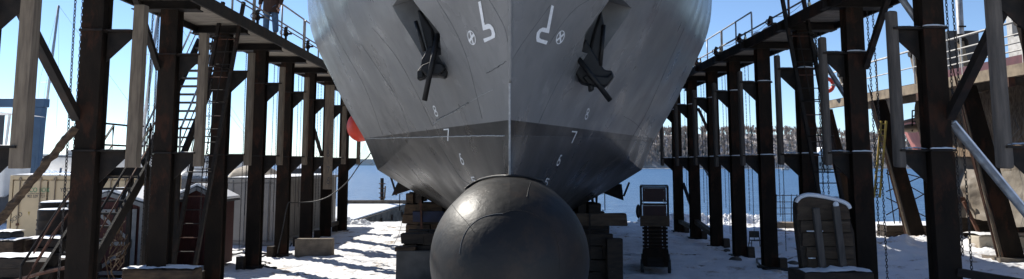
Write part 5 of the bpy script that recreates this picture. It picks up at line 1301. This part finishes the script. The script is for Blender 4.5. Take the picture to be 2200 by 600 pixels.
# quay railing and mesh beyond the fourth right post
qr = thing('quay_railing', tuple(G(1680, 486)), 'thin steel quay railing by the water between the right posts', 'railing')
for u in (1655, 1668, 1682, 1700, 1712): MB().tube([P(u, 486, 34.5), P(u, 418, 34.5)], .02, 5).build('rail_post', M['steel2'], qr)
for v in (420, 434, 447, 460): MB().tube([P(1655, v, 34.5), P(1712, v, 34.5)], .015, 5).build('rail', M['steel2'], qr)
# tan plank lying by the railing
a = G(1680, 487, .25); tag(MB().box((a.x-.3, 32.2, .12), (a.x+2.6, 32.8, .34), j=.02).build('plank', M['tan'], bevel=.01), 'tan plank with snow lying at the quay edge between the right posts', 'plank')
a = P(1470, 336, 30); 
tag(MB().box((a.x, 29.2, 2.93), (a.x+.28, 29.45, 3.03)).build('wood_block', M['tan'], bevel=.005), 'light wood block lying on a far right bracket', 'wood block')
# lifebuoy on the pier rail
lb = P(1776, 183, 31.5); t = thing('lifebuoy', tuple(lb), 'orange lifebuoy with white bands on the pier rail behind the third right post', 'lifebuoy')
MB().tube([lb+V((.26*math.cos(a), 0, .26*math.sin(a))) for a in [2*math.pi*i/20 for i in range(20)]], .075, 10, closed=True).build('ring', M['red'], t, smooth=True)
for a_ in (0, 1.57, 3.14, 4.71):
    MB().tube([lb+V((.26*math.cos(a), 0, .26*math.sin(a))) for a in (a_-.15, a_, a_+.15)], .079, 10).build('band', M['white'], t, smooth=True)
# white boat and buoy out on the water
bt = thing('boat', (11.3*10, 300, -1.2), 'tiny white boat out on the water near the far shore', 'boat')
p0 = G(1688, 366, -1.2); bt.location = p0; bt['_w'] = tuple(p0)
MB().prism([p0+V((-2.2, 0, .8)), p0+V((2.6, 0, .9)), p0+V((1.8, 0, 0)), p0+V((-2, 0, 0))], (0, 1.6, 0)).build('hull', M['white'], bt)
MB().box(p0+V((-.8, .3, .8)), p0+V((.6, 1.2, 1.5))).build('cabin', M['white'], bt)
# white shed on the far shore glimpsed beside the ladder
p0 = P(1768, 345, 420); hs = thing('house', (p0.x, 420, -1), 'white house with snowy roof on the far shore glimpsed beside the right ladder', 'house')
MB().box((p0.x-4, 420, -1.3), (p0.x+4, 428, p0.z+2)).build('wall', M['white'], hs)
MB().prism([(p0.x-4.5, 419.5, p0.z+2), (p0.x+4.5, 419.5, p0.z+2), (p0.x, 419.5, p0.z+7)], (0, 9, 0)).build('roof', M['snow'], hs)
for dx in (-2, 1.5): MB().box((p0.x+dx, 419.9, p0.z-3), (p0.x+dx+1, 419.98, p0.z-1)).build('window', M['darkgrey'], hs)
# ground litter
for i, (u, v, r) in enumerate(((1580, 560, .14), (1708, 568, .18), (1402, 517, .09), (1562, 540, .10), (852, 512, .30))):
    p = G(u, v); tag(MB().ell(p+V((0, 0, .02)), (r, r*.8, r*.5), 10, 6, jit=.7).build('stone' if i < 4 else 'snow_lump', M['stone'] if i < 4 else M['dirtysnow'], smooth=True), ['dark lump in the snow before the fifth right post', 'dark stone in the snow beside the plank bulkhead', 'small dark scrap on the snow left of the scissor lift', 'small dark lump beside the chair', 'rounded heap of dirty snow left of the timber crib'][i], 'stone' if i < 4 else 'snow lump')
for o in list(S.objects):
    if '_w' in o: del o['_w']
